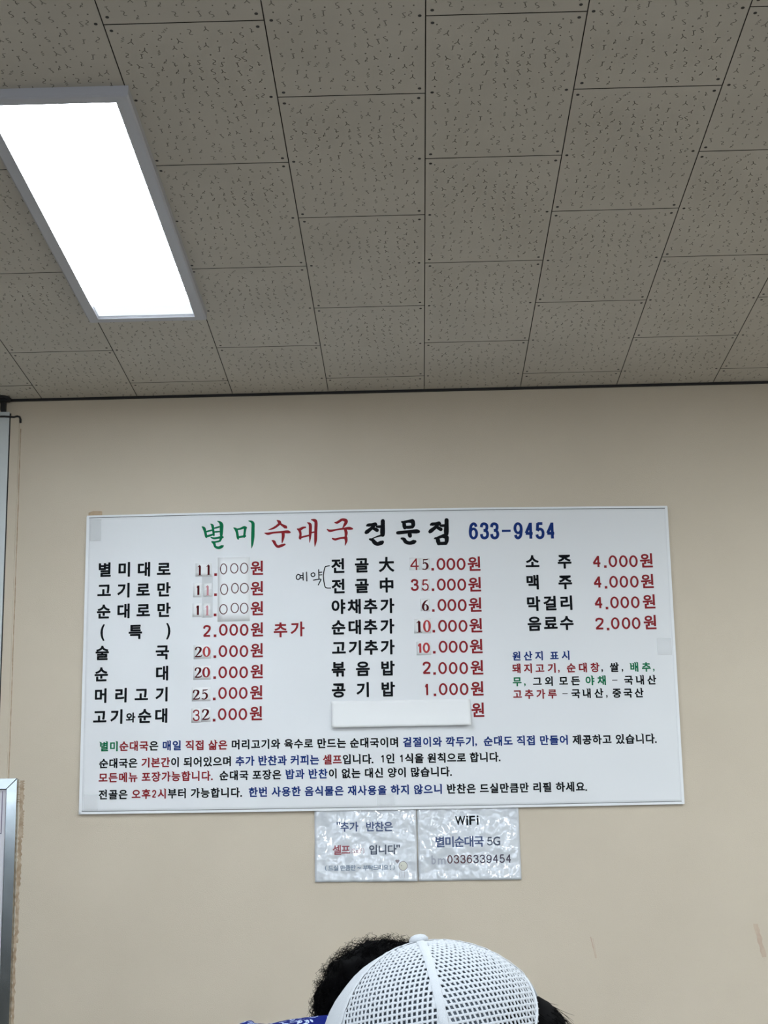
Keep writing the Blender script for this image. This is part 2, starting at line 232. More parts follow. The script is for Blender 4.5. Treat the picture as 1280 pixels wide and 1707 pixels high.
NOTICE = [["별",67.3,707.2,0,27.1,"g"],["미",97.1,707.4,0,27.1,"g"],["순",126.8,707.5,0,27.1,"r"],["대",156.5,707.7,0,27.1,"r"],["국",186.3,707.9,0,27.1,"r"],["은",216.0,708.1,0,27.1,"k"],["매",254.9,708.4,0,27.1,"b"],["일",284.6,708.6,0,27.1,"b"],["직",323.5,708.8,0,27.1,"r"],["접",353.2,709.0,0,27.1,"r"],["삶",392.0,709.3,0,27.1,"r"],["은",421.7,709.5,0,27.0,"r"],["머",460.6,709.7,0,27.0,"k"],["리",490.2,709.9,0,27.0,"k"],["고",519.9,710.1,0,27.0,"k"],["기",549.5,710.3,0,27.0,"k"],["와",579.2,710.5,0,27.0,"k"],["육",618.0,710.7,0,27.0,"k"],["수",647.6,710.9,0,27.0,"k"],["로",677.2,711.1,0,27.0,"k"],["만",716.0,711.4,0,27.0,"k"],["드",745.6,711.6,0,27.0,"k"],["는",775.2,711.8,0,27.0,"k"],["순",813.9,712.0,0,27.0,"k"],["대",843.5,712.2,0,27.0,"k"],["국",873.1,712.4,0,27.0,"k"],["이",902.7,712.6,0,27.0,"k"],["며",932.2,712.8,0,27.0,"k"],["겉",970.9,713.0,0,27.0,"b"],["절",1000.5,713.2,0,27.0,"b"],["이",1030.0,713.4,0,27.0,"b"],["와",1059.6,713.6,0,27.0,"b"],["깍",1098.2,713.9,0,27.0,"b"],["두",1127.8,714.1,0,27.0,"b"],["기",1157.3,714.2,0,27.0,"b"],[",",1174.6,724.9,5.0,8.9,"b"],["순",1210.7,714.6,0,27.0,"b"],["대",1240.2,714.8,0,27.0,"b"],["도",1269.7,715.0,0,27.0,"b"],["직",1308.3,715.2,0,27.0,"b"],["접",1337.8,715.4,0,27.0,"b"],["만",1376.4,715.7,0,26.9,"b"],["들",1405.8,715.9,0,26.9,"b"],["어",1435.3,716.0,0,26.9,"b"],["제",1473.9,716.3,0,26.9,"k"],["공",1503.3,716.5,0,26.9,"k"],["하",1532.7,716.7,0,26.9,"k"],["고",1562.2,716.9,0,26.9,"k"],["있",1600.7,717.1,0,26.9,"k"],["습",1630.1,717.3,0,26.9,"k"],["니",1659.5,717.5,0,26.9,"k"],["다",1688.9,717.7,0,26.9,"k"],[".",1705.9,728.4,5.0,4.6,"k"],["순",67.0,757.3,0,27.0,"k"],["대",96.2,757.4,0,27.0,"k"],["국",125.4,757.5,0,27.0,"k"],["은",154.6,757.6,0,26.9,"k"],["기",192.8,757.8,0,26.9,"r"],["본",222.0,757.9,0,26.9,"r"],["간",251.1,758.0,0,26.9,"r"],["이",280.3,758.1,0,26.9,"k"],["되",318.5,758.3,0,26.9,"k"],["어",347.6,758.4,0,26.9,"k"],["있",376.8,758.5,0,26.9,"k"],["으",405.9,758.6,0,26.9,"k"],["며",435.1,758.7,0,26.9,"k"],["추",473.2,758.9,0,26.9,"b"],["가",502.3,759.0,0,26.9,"b"],["반",540.5,759.1,0,26.9,"b"],["찬",569.6,759.3,0,26.9,"b"],["과",598.7,759.4,0,26.9,"b"],["커",636.8,759.5,0,26.9,"b"],["피",665.9,759.6,0,26.9,"b"],["는",694.9,759.7,0,26.9,"b"],["셀",733.0,759.9,0,26.9,"r"],["프",762.1,760.0,0,26.9,"r"],["입",791.1,760.1,0,26.9,"k"],["니",820.2,760.2,0,26.9,"k"],["다",849.2,760.4,0,26.9,"k"],[".",866.4,771.0,5.0,4.6,"k"],["1",896.3,760.5,12.4,23.0,"k"],["인",919.8,760.6,0,26.9,"k"],["1",952.3,760.8,12.4,23.0,"k"],["식",975.8,760.9,0,26.9,"k"],["을",1004.8,761.0,0,26.9,"k"],["원",1042.8,761.1,0,26.9,"k"],["칙",1071.8,761.2,0,26.9,"k"],["으",1100.8,761.4,0,26.9,"k"],["로",1129.8,761.5,0,26.9,"k"],["합",1167.8,761.6,0,26.8,"k"],["니",1196.8,761.7,0,26.8,"k"],["다",1225.7,761.8,0,26.8,"k"],[".",1242.7,772.4,5.0,4.6,"k"],["모",66.5,799.5,0,26.8,"r"],["든",96.1,799.6,0,26.8,"r"],["메",125.8,799.7,0,26.8,"r"],["뉴",155.4,799.7,0,26.8,"r"],["포",194.3,799.8,0,26.8,"r"],["장",223.9,799.9,0,26.8,"r"],["가",253.6,800.0,0,26.8,"r"],["능",283.2,800.1,0,26.8,"r"],["합",312.8,800.1,0,26.8,"r"],["니",342.4,800.2,0,26.8,"r"],["다",372.0,800.3,0,26.8,"r"],[".",389.9,810.8,5.0,4.6,"r"],["순",425.6,800.4,0,26.8,"k"],["대",455.2,800.5,0,26.8,"k"],["국",484.8,800.5,0,26.8,"k"],["포",523.6,800.6,0,26.8,"k"],["장",553.1,800.7,0,26.8,"k"],["은",582.7,800.8,0,26.8,"k"],["밥",621.4,800.9,0,26.8,"b"],["과",651.0,800.9,0,26.8,"b"],["반",689.7,801.0,0,26.8,"b"],["찬",719.2,801.1,0,26.8,"b"],["이",748.8,801.2,0,26.8,"k"],["없",787.4,801.3,0,26.8,"k"],["는",817.0,801.3,0,26.8,"k"],["대",855.6,801.4,0,26.8,"k"],["신",885.1,801.5,0,26.8,"k"],["양",923.8,801.6,0,26.8,"k"],["이",953.3,801.6,0,26.8,"k"],["많",991.9,801.7,0,26.8,"k"],["습",1021.4,801.8,0,26.8,"k"],["니",1050.9,801.9,0,26.8,"k"],["다",1080.3,801.9,0,26.8,"k"],[".",1097.7,812.5,5.0,4.6,"k"],["전",67.5,849.4,0,26.7,"k"],["골",97.1,849.5,0,26.7,"k"],["은",126.7,849.6,0,26.7,"k"],["오",165.5,849.7,0,26.7,"r"],["후",195.1,849.8,0,26.7,"r"],["2",219.0,849.9,12.5,22.8,"r"],["시",243.0,850.0,0,26.7,"r"],["부",272.6,850.1,0,26.7,"k"],["터",302.1,850.2,0,26.7,"k"],["가",340.8,850.3,0,26.7,"k"],["능",370.4,850.4,0,26.7,"k"],["합",399.9,850.5,0,26.7,"k"],["니",429.4,850.6,0,26.7,"k"],["다",459.0,850.7,0,26.7,"k"],[".",476.7,861.2,5.0,4.6,"k"],["한",512.4,850.9,0,26.7,"b"],["번",541.9,851.0,0,26.7,"b"],["사",580.6,851.1,0,26.7,"b"],["용",610.0,851.2,0,26.7,"b"],["한",639.5,851.3,0,26.7,"b"],["음",678.2,851.5,0,26.7,"b"],["식",707.6,851.6,0,26.7,"b"],["물",737.1,851.7,0,26.7,"b"],["은",766.6,851.8,0,26.7,"b"],["재",805.2,851.9,0,26.6,"b"],["사",834.6,852.0,0,26.6,"b"],["용",864.0,852.1,0,26.6,"b"],["을",893.5,852.2,0,26.6,"b"],["하",932.0,852.3,0,26.6,"b"],["지",961.5,852.4,0,26.6,"b"],["않",1000.0,852.5,0,26.6,"b"],["으",1029.4,852.6,0,26.6,"b"],["니",1058.8,852.7,0,26.6,"b"],["반",1097.3,852.9,0,26.6,"k"],["찬",1126.7,853.0,0,26.6,"k"],["은",1156.1,853.1,0,26.6,"k"],["드",1194.6,853.2,0,26.6,"k"],["실",1223.9,853.3,0,26.6,"k"],["만",1253.3,853.4,0,26.6,"k"],["큼",1282.7,853.5,0,26.6,"k"],["만",1312.0,853.6,0,26.6,"k"],["리",1350.5,853.7,0,26.6,"k"],["필",1379.8,853.8,0,26.6,"k"],["하",1418.2,853.9,0,26.6,"k"],["세",1447.5,854.0,0,26.6,"k"],["요",1476.9,854.1,0,26.6,"k"],[".",1493.9,864.6,4.9,4.5,"k"]]
HAND = [[[648.5,196.6],[643.6,203.0],[644.6,210.4],[650.4,212.5],[655.3,206.7],[654.3,198.7],[648.5,196.1]],[[656.3,200.8],[662.1,199.9]],[[656.2,207.7],[662.1,207.3]],[[664.1,192.0],[664.4,214.8]],[[674.8,190.3],[675.6,218.0]],[[695.2,192.7],[689.3,195.6],[689.3,201.5],[695.1,204.6],[700.0,200.8],[699.1,194.8],[695.2,192.2]],[[711.8,183.2],[712.5,211.0]],[[712.7,192.1],[721.4,191.3]],[[712.6,200.1],[721.4,199.3]],[[696.0,215.5],[717.4,213.0],[715.3,220.9],[710.4,230.7]],[[745.0,172.0],[735.2,173.8],[731.3,176.7],[727.3,192.5],[726.2,204.8],[727.9,222.2],[732.6,239.1],[748.1,241.4]]]
ZEROS = [[421.8,174.7,10.4,16.4],[454.3,173.8,12.0,15.3],[484.7,174.1,12.0,16.4],[423.5,238.0,11.6,16.7],[456.4,235.1,11.2,15.5],[485.0,235.7,13.0,15.5],[421.7,299.4,12.0,15.2],[456.0,296.2,12.0,15.2],[484.5,297.6,12.4,16.2]]
PATCH = {"zeros":[403.9,139.1,501.9,337.0],"11":[335.7,155.4,386.2,196.8],"1a":[329.2,217.6,355.2,260.5],"1b":[360.3,218.7,385.6,259.5],"1c":[327.8,279.5,355.1,321.2],"1d":[359.4,280.2,383.0,323.2],"tape":[356.1,196.7,389.0,324.4],"20":[332.4,407.9,385.0,450.0],"20b":[331.8,471.0,384.2,512.9],"25":[327.7,536.0,384.6,577.7],"3":[327.1,599.6,355.1,642.1],"2":[355.9,597.9,385.0,639.9],"4":[988.3,153.7,1020.4,191.7],"5":[1023.2,154.5,1050.5,190.9],"5b":[1021.7,220.9,1048.9,257.1],"6":[1019.3,281.5,1047.3,318.9],"10":[998.6,342.3,1049.5,387.3],"10b":[1004.7,412.1,1048.3,453.2],"strip":[746.4,586.6,1161.1,669.1]}
PD = {"11":[[349.3,176.8,15.1,33.8],[376.0,176.1,15.1,33.8]],"1a":[[344.0,239.3,12.4,32.6]],"1b":[[373.5,239.9,14.0,32.6]],"1c":[[343.2,301.1,12.4,32.4]],"1d":[[372.9,301.8,13.0,32.4]],"20":[[347.7,429.3,22.1,32.8],[371.5,428.7,24.4,31.6]],"20b":[[347.0,491.7,22.0,32.6],[370.7,491.1,24.3,31.4]],"25":[[341.8,558.3,21.9,31.2],[367.2,557.7,20.8,32.4]],"3":[[341.7,620.0,20.7,34.5]],"2":[[370.5,618.3,23.0,33.4]],"4":[[1004.3,174.0,27.2,36.7]],"5":[[1037.3,174.7,21.3,36.7]],"5b":[[1035.3,239.5,21.3,35.5]],"6":[[1033.8,301.9,22.2,35.3]],"10":[[1014.4,366.0,19.2,38.0],[1037.5,365.6,24.0,37.0]],"10b":[[1013.9,432.1,16.3,32.0],[1034.0,431.6,22.0,32.0]]}
SIGNS = {"left":[["\"",762.8,946.6,10.5,8.3,"n"],["추",781.0,956.7,0,26.8,"n"],["가",808.2,956.7,0,26.8,"n"],["반",856.4,957.7,0,26.8,"n"],["찬",883.0,958.2,0,26.8,"n"],["은",909.7,958.2,0,26.8,"n"],["셀",758.2,1023.1,0,26.6,"f"],["프",783.8,1023.0,0,26.6,"f"],["(",800.5,1027.0,4.2,17.4,"p"],["S",807.2,1027.1,8.3,13.3,"p"],["e",816.6,1028.8,7.3,10.2,"p"],["l",823.4,1026.9,2.1,14.3,"p"],["f",828.6,1027.0,5.2,14.3,"p"],[")",835.9,1027.6,4.2,17.4,"p"],["입",864.7,1024.6,0,26.6,"d"],["니",891.8,1024.6,0,26.6,"d"],["다",918.9,1024.6,0,26.6,"d"],["\"",937.3,1015.8,10.4,8.2,"d"],["(",724.8,1075.1,4.2,15.3,"t"],["드",739.4,1074.8,0,15.3,"t"],["실",754.5,1075.1,0,15.3,"t"],["만",774.3,1075.5,0,15.3,"t"],["큼",788.9,1075.3,0,15.3,"t"],["만",804.5,1075.0,0,15.3,"t"],["부",840.9,1075.7,0,15.3,"t"],["탁",855.5,1076.0,0,15.3,"t"],["드",870.6,1075.8,0,15.3,"t"],["리",885.1,1076.1,0,15.3,"t"],["요",900.7,1075.9,0,15.3,"t"],["~",822.2,1075.9,10.4,4.1,"t"],["!",913.2,1076.1,2.6,14.3,"t"],[")",924.1,1076.3,4.2,15.3,"t"]],"right":[["W",1121.3,945.3,29.3,25.8,"k"],["i",1141.6,945.2,4.7,26.8,"k"],["F",1156.3,945.0,16.7,25.8,"k"],["i",1172.5,944.8,4.7,26.8,"k"],["별",1060.1,1005.8,0,29.7,"n"],["미",1088.5,1005.9,0,29.7,"n"],["순",1116.9,1006.0,0,29.7,"n"],["대",1145.3,1006.1,0,29.7,"n"],["국",1173.7,1006.2,0,29.7,"n"],["5",1206.0,1006.6,16.7,24.6,"d"],["G",1225.8,1006.4,20.8,25.6,"d"],["b",1040.5,1057.1,12.5,25.5,"w"],["m",1063.8,1061.6,22.9,17.3,"w"],["0",1087.9,1056.5,15.6,24.5,"m"],["3",1106.9,1056.6,15.6,24.5,"m"],["3",1125.9,1056.7,15.6,24.5,"m"],["6",1145.0,1056.8,15.6,24.5,"m"],["3",1164.0,1056.9,15.6,24.5,"v"],["3",1183.0,1057.0,15.6,24.5,"v"],["9",1202.0,1057.1,15.6,24.5,"v"],["4",1221.0,1057.2,15.6,24.5,"v"],["5",1240.0,1057.3,15.6,24.5,"v"],["4",1259.0,1057.4,15.6,24.5,"v"]]}
SMILE = [950.7,1072.7,13.0,934.4,1059.2,12.5]
SIGN_L = [[[692.9,904.8],[992.5,904.0],[992.3,1117.2],[692.7,1114.6]]]
SIGN_R = [[[995.1,905.6],[1293.0,904.8],[1294.5,1117.8],[995.0,1116.8]]]
HEADLINE = [["g",[[355.7,41.3,3.3],[361.0,46.2,7.3],[364.4,55.8,6.6],[367.8,71.5,6.0],[369.2,75.0,3.3]]],["g",[[363.1,58.5,4.0],[374.0,55.4,4.6],[388.9,51.6,4.0]]],["g",[[367.8,71.5,5.3],[379.1,69.1,5.6],[391.0,65.3,4.6]]],["g",[[382.1,33.1,2.7],[386.8,38.0,6.6],[388.9,49.6,6.0],[391.0,65.3,5.3],[391.7,70.0,3.3]]],["g",[[389.5,46.9,3.6],[398.8,45.1,4.6],[407.4,42.5,4.3]]],["g",[[390.9,58.5,3.6],[398.9,58.0,4.6],[408.2,57.5,4.0]]],["g",[[402.7,24.7,2.0],[410.7,29.0,6.6],[414.7,36.6,9.3],[414.7,50.2,9.0],[414.2,67.2,7.3],[412.9,72.6,4.0]]],["g",[[383.1,75.3,3.3],[392.4,78.2,5.3],[405.6,76.5,5.6],[416.2,74.7,6.6],[418.8,76.1,4.6]]],["g",[[414.2,76.7,6.6],[410.9,84.7,5.3],[404.3,89.3,4.0]]],["g",[[385.8,88.9,4.0],[395.7,89.8,4.6],[410.6,86.8,4.6]]],["g",[[385.8,88.9,4.0],[392.5,94.5,6.6],[395.8,104.0,6.0],[405.8,108.3,7.3],[416.3,104.5,7.3],[420.3,102.6,3.3]]],["g",[[453.2,47.0,3.3],[459.2,51.9,7.3],[462.5,61.5,6.6],[465.2,77.9,6.0],[466.5,82.6,3.3]]],["g",[[460.5,51.9,4.6],[471.8,50.2,5.0],[484.3,45.7,6.6],[490.3,47.2,5.3]]],["g",[[487.7,47.1,7.3],[486.3,58.7,6.0],[484.4,75.6,5.6]]],["g",[[464.5,76.5,5.0],[475.1,75.4,5.6],[487.0,72.9,6.0]]],["g",[[498.2,25.6,2.0],[506.9,28.5,6.0],[511.5,34.8,8.0],[511.5,52.5,8.3],[510.9,76.2,8.3],[509.5,96.5,6.0],[507.6,111.4,1.3]]],["r",[[585.8,25.6,2.7],[591.7,30.5,8.0],[593.7,34.6,7.3],[586.4,42.0,6.0],[574.4,49.8,5.3],[559.2,54.9,1.7]]],["r",[[593.0,34.6,5.3],[602.3,41.6,6.0],[611.5,47.3,8.6],[614.2,49.4,4.6]]],["r",[[547.9,64.9,2.6],[557.9,67.1,6.6],[574.4,64.1,5.0],[597.6,62.6,5.6],[617.4,62.4,7.9],[624.0,63.9,5.3]]],["r",[[603.5,64.1,7.9],[604.1,75.0,7.9],[602.1,88.5,5.3],[600.1,97.9,1.3]]],["r",[[570.4,89.1,3.3],[575.7,92.6,7.3],[580.3,101.5,6.6],[587.5,108.5,6.6],[599.1,105.4,7.3],[608.7,102.2,4.6]]],["r",[[647.9,54.3,3.3],[653.9,56.5,7.3],[663.8,51.2,6.0],[672.4,49.4,4.0]]],["r",[[653.9,57.1,7.3],[657.1,69.4,6.0],[655.7,82.3,6.6],[657.0,85.0,4.6]]],["r",[[655.0,82.3,5.3],[668.6,78.5,4.6],[685.5,74.8,4.6]]],["r",[[678.5,35.3,2.0],[685.1,38.8,6.6],[687.7,46.4,7.9],[686.8,73.5,6.6],[685.3,97.2,1.7]]],["r",[[688.2,67.4,3.3],[696.8,65.6,4.0],[701.4,65.0,3.3]]],["r",[[690.5,26.0,2.0],[699.7,28.3,7.3],[705.0,34.5,7.9],[704.1,63.7,7.9],[703.2,90.8,7.3],[701.0,110.4,1.6]]],["r",[[763.3,37.2,3.3],[771.3,36.8,6.6],[784.6,28.9,6.6],[794.5,30.5,8.6],[797.8,35.3,8.6],[793.0,45.4,6.6],[786.9,54.1,2.0]]],["r",[[739.3,57.8,2.6],[747.8,62.7,6.6],[764.4,60.4,4.6],[790.9,56.9,5.3],[807.4,56.6,7.9],[816.0,58.2,4.6]]],["r",[[794.2,59.0,6.6],[797.3,71.0,7.9],[795.1,84.8,4.6]]],["r",[[755.5,87.3,4.0],[764.1,90.2,5.9],[780.6,86.5,5.0],[797.1,85.6,6.6]]],["r",[[795.8,85.5,8.6],[797.0,96.4,6.6],[793.5,109.8,1.6]]],["k",[[861.1,49.7,4.6],[865.7,47.8,8.6],[877.0,46.7,7.9],[886.9,45.6,9.9],[889.5,46.3,6.6]]],["k",[[886.2,46.2,8.6],[875.1,58.2,8.6],[861.7,68.8,10.6],[858.7,71.4,8.6]]],["k",[[877.5,56.9,6.6],[885.0,60.5,8.6],[891.9,64.7,9.9]]],["k",[[892.1,53.2,6.6],[900.0,53.4,7.3],[908.6,52.9,7.3]]],["k",[[910.2,35.9,10.6],[910.0,48.2,10.6],[909.0,68.5,12.5],[908.8,79.3,11.2]]],["k",[[906.8,80.7,5.9],[889.5,85.7,3.6],[871.6,93.4,2.6]]],["k",[[869.6,92.7,5.3],[877.8,95.6,8.6],[884.0,103.1,10.5],[892.4,108.1,9.9],[904.4,104.3,11.2],[907.7,102.3,8.6]]],["k",[[969.0,40.0,5.3],[974.2,43.5,8.6],[976.0,53.1,9.9],[977.2,58.6,9.2]]],["k",[[976.2,40.9,7.3],[989.5,38.5,7.9],[1000.7,38.7,11.9]]],["k",[[1002.0,39.4,10.6],[1003.1,50.3,9.9],[999.7,57.0,8.6]]],["k",[[977.9,57.2,7.9],[989.1,57.5,8.6],[1000.3,56.4,8.6]]],["k",[[955.1,74.3,8.6],[962.3,73.8,9.2],[988.8,71.7,8.6],[1011.9,70.9,11.2],[1018.5,71.7,8.6]]],["k",[[991.3,75.2,9.2],[991.9,81.3,10.5],[992.5,84.7,9.9]]],["k",[[966.6,92.2,5.3],[973.8,95.1,9.2],[979.5,103.3,9.9],[991.3,107.0,9.2],[1003.2,103.9,11.2],[1007.2,102.6,7.9]]],["k",[[1056.2,51.6,4.6],[1060.9,49.7,8.6],[1072.2,48.6,7.9],[1082.1,47.4,9.9],[1084.7,48.2,6.6]]],["k",[[1081.4,48.1,8.6],[1070.2,60.1,8.6],[1056.8,70.6,10.5],[1053.7,73.2,8.6]]],["k",[[1072.6,58.7,6.6],[1080.1,62.3,8.6],[1086.9,66.5,9.9]]],["k",[[1087.2,55.0,6.6],[1095.1,55.2,7.3],[1103.7,54.7,7.3]]],["k",[[1105.5,37.8,10.6],[1105.1,50.0,10.6],[1103.9,70.3,12.5],[1103.6,81.2,11.2]]],["k",[[1101.6,82.5,5.9],[1084.4,87.5,3.6],[1066.4,95.2,2.6]]],["k",[[1069.4,93.2,4.6],[1075.9,96.8,9.9],[1078.3,104.9,10.5],[1080.1,111.7,7.9]]],["k",[[1077.3,93.4,5.9],[1090.6,89.7,6.6],[1102.4,90.6,11.2]]],["k",[[1104.3,92.0,11.2],[1104.0,103.5,9.9],[1101.2,110.9,7.9]]],["k",[[1078.8,110.4,8.6],[1090.0,110.6,8.6],[1101.2,110.2,9.2]]]]

# ------------------------------------------------------------------ printed menu banner
BX0, BZ0, YS = -1.002, 2.4704, 5.080        # banner's top left corner on the wall, and its front plane
BWID, BHGT = 1780, 906
def sag(x, y):                               # slack of the cloth in mm in front of the plane, x / y in banner mm
    e = min(1, x / 60, (BWID - x) / 60, y / 60, (BHGT - y) / 60); e = max(0, e)
    return e * (1.6 * math.sin(x * .0071 + y * .004) + 1.1 * math.sin(x * .017 - y * .013 + 1) + .6 * math.sin(y * .031 + x * .006))+ 1.6 * math.exp(-((x + y * .9 - 260) / 30) ** 2) * e
def BP(x, y, lift=0.0): return (BX0 + x / 1000, YS - (sag(x, y) + lift) / 1000, BZ0 - y / 1000)
def top_edge(t): return -2.4 * 4 * t * (1 - t) + 11 * t * t
def bot_edge(t): return 904 + 5 * t + 2 * 4 * t * (1 - t)
M_banner = mat('banner_cloth', lin(226, 230, 234), .62, bump=(900, .12, 2, .002), spec=.35)
M_hem = mat('banner_hem', lin(232, 236, 240), .55)
M_red = mat('red_print', lin(140, 42, 48), .85, spec=.1); M_blk = mat('black_print', lin(18, 21, 25), .85, spec=.1); M_blue = mat('blue_print', lin(30, 54, 118), .85, spec=.1)
M_green = mat('green_print', lin(22, 112, 74), .85, spec=.1); M_dred = mat('dark_red_print', lin(78, 20, 26), .8, spec=.1); M_pink = mat('faded_pink_print', lin(190, 130, 140), .6)
M_hand = mat('pencil_print', lin(92, 50, 52), .8)
M_bred = mat('bright_red_print', lin(172, 40, 44), .6)
banner = empty('menu_banner', BP(BWID / 2, BHGT / 2), 'large white printed Korean menu banner hung on the beige wall', 'banner')
NX, NY = 120, 60; b = MB()
def bpt(i, j):
    t = i / NX; s = j / NY; x = (-1.5 * s + 1781.5 * t * (1 - s) + 1779.5 * t * s) if i else -1.8 * s
    y = top_edge(t) * (1 - s) + bot_edge(t) * s
    return x, y
vs = [BP(*bpt(i, j)) for j in range(NY + 1) for i in range(NX + 1)]; n1 = len(vs)
fs = [(j * (NX + 1) + i, (j + 1) * (NX + 1) + i, (j + 1) * (NX + 1) + i + 1, j * (NX + 1) + i + 1) for j in range(NY) for i in range(NX)]
b.add(vs, fs)
o = b.build('cloth', M_banner, banner, smooth=True); sm = o.modifiers.new('thickness', 'SOLIDIFY'); sm.thickness = .0022; sm.offset = -1
# folded hem: a doubled strip round the edge, a stitch groove inside it
def hem(pts, nrm, wd, name, lift):
    bb = MB(); vs = []
    for (x, y) in pts:
        vs += [BP(x, y, lift), BP(x + nrm[0] * wd, y + nrm[1] * wd, lift), BP(x + nrm[0] * wd, y + nrm[1] * wd, 0), BP(x, y, -2)]
    n = len(pts)
    bb.add(vs, [f for i in range(n - 1) for f in ((4 * i, 4 * i + 1, 4 * i + 5, 4 * i + 4), (4 * i + 1, 4 * i + 2, 4 * i + 6, 4 * i + 5), (4 * i + 3, 4 * i, 4 * i + 4, 4 * i + 7))])
    return bb.build(name, M_hem, banner)
E_ = lambda f: [f(i / 60) for i in range(61)]
hem(E_(lambda t: (1781.5 * t, top_edge(t) - 2.5)), (0, 1), 6, 'hem', .9)
hem(E_(lambda t: (1779.7 * t - 1.8, bot_edge(t) + 1.5)), (0, -1), 7, 'hem', .9)
hem(E_(lambda t: (-1.5 - 1.8 * t, 906 * t)), (1, 0), 8, 'hem', .9)
hem(E_(lambda t: (1782 - 2 * t, 11 + 899 * t)), (-1, 0), 8, 'hem', .9)
M_seam = mat('hem_groove', lin(98, 102, 106), .8)
b = MB()
def line(bb, pts, wd, lift, mi=0, P=BP):
    pts = [Vector(p[:2]) for p in pts]; n = len(pts); vs = []
    for i, p in enumerate(pts):
        t = (pts[min(n - 1, i + 1)] - pts[max(0, i - 1)]).normalized(); q = Vector((-t.y, t.x)) * wd / 2
        vs += [P(p.x + q.x, p.y + q.y, lift), P(p.x - q.x, p.y - q.y, lift)]
    bb.add(vs, [(2 * i, 2 * i + 2, 2 * i + 3, 2 * i + 1) for i in range(n - 1)], mi)
line(b, E_(lambda t: (4 + 1772 * t, top_edge(t) + 4.6)), 1.6, .5); line(b, E_(lambda t: (5 + 1768 * t, bot_edge(t) - 6.2)), 2.0, .5)
b.build('stitch_line', M_seam, banner)

# --- glyph outlines from Blender's built-in font
_cache = {}
def tri(me):
    bm = bmesh.new(); bm.from_mesh(me); bmesh.ops.triangulate(bm, faces=bm.faces[:]); F = [tuple(v.index for v in f.verts) for f in bm.faces]; bm.free(); return F
def glyph(ch, off):
    k = (ch, off)
    if k not in _cache:
        cu = bpy.data.curves.new('g', 'FONT'); cu.body = ch; cu.offset = off; cu.resolution_u = 3
        o = bpy.data.objects.new('g', cu); C.objects.link(o); dg = bpy.context.evaluated_depsgraph_get()
        me = bpy.data.meshes.new_from_object(o.evaluated_get(dg)); V = [v.co.to_2d() for v in me.vertices]; F = tri(me)
        bpy.data.objects.remove(o); bpy.data.curves.remove(cu); bpy.data.meshes.remove(me); _cache[k] = (V, F)
    return _cache[k]
HANG = .893
SANS = {'1': [[(.7, -.06), (.7, 1.06)], [(.05, .22), (.4, .16), (.62, 0)]], '2': [[(0, .27), (.1, .07), (.5, 0), (.93, .1), (.96, .33), (.62, .62), (.15, .88), (0, 1.02)], [(-.08, 1), (1.06, 1)]],
  '3': [[(.02, .24), (.14, .06), (.48, 0), (.86, .08), (.92, .27), (.76, .43), (.38, .47)], [(.38, .47), (.8, .51), (1, .71), (.86, .93), (.48, 1), (.12, .93), (0, .72)]],
  '4': [[(.74, 1.06), (.74, -.06)], [(.74, -.02), (.0, .67)], [(-.06, .69), (1.06, .69)]], '5': [[(.94, 0), (.16, 0)], [(.2, -.04), (.08, .5)], [(.08, .5), (.45, .38), (.86, .46), (1, .68), (.86, .92), (.46, 1), (.1, .92), (0, .76)]],
  '6': [[(.95, .22), (.82, .05), (.5, 0), (.16, .14), (0, .5), (0, .7)], 'o.5,.68,.5,.32'], '9': [[(.05, .78), (.18, .95), (.5, 1), (.84, .86), (1, .5), (1, .3)], 'o.5,.32,.5,.32'], '0': ['o.5,.5,.5,.5']}
def sans(bb, ch, cx, cy, wd, ht, mi, lift, sw, P):
    s = sw * ht; X = lambda x: cx + (x - .5) * (wd - s); Y = lambda y: cy + (y - .5) * (ht - s)
    for st in SANS[ch]:
        if isinstance(st, str):
            a = [float(q) for q in st[1:].split(',')]; ring(bb, X(a[0]), Y(a[1]), a[2] * (wd - s) + s / 2, a[3] * (ht - s) + s / 2, s, s * .92, mi, lift, P)
        else: brush(bb, [(X(x), Y(y), s) for x, y in st], mi, lift, P, caps=False, smooth=len(st) > 2)
_heads = {}
def heads(ch, off):
    """slanted brush heads for the tops of a syllable's upright strokes"""
    if (ch, off) not in _heads:
        V, F = glyph(ch, off); use = {}
        for f in F:
            for i in range(len(f)): e = frozenset((f[i], f[(i + 1) % len(f)])); use[e] = use.get(e, 0) + 1
        nb = {}
        for e, n in use.items():
            if n == 1:
                a, c = tuple(e); nb.setdefault(a, []).append(c); nb.setdefault(c, []).append(a)
        out = []
        for e, n in use.items():
            if n != 1: continue
            a, c = tuple(e)
            if V[a].x > V[c].x: a, c = c, a
            if abs(V[a].y - V[c].y) > .012 or not .05 < V[c].x - V[a].x < .135: continue
            da = [V[q].y - V[a].y for q in nb[a] if q != c]; dc = [V[q].y - V[c].y for q in nb[c] if q != a]
            if da and dc and max(da) < 0 and max(dc) < 0 and min(min(da), min(dc)) < -.15:
                x0, x1, y = V[a].x, V[c].x, V[a].y; out.append([(x0 - .085, y + .045), (x0 - .05, y + .06), (x1, y - .005), (x1, y - .12), (x0, y - .10)])
        _heads[(ch, off)] = out
    return _heads[(ch, off)]
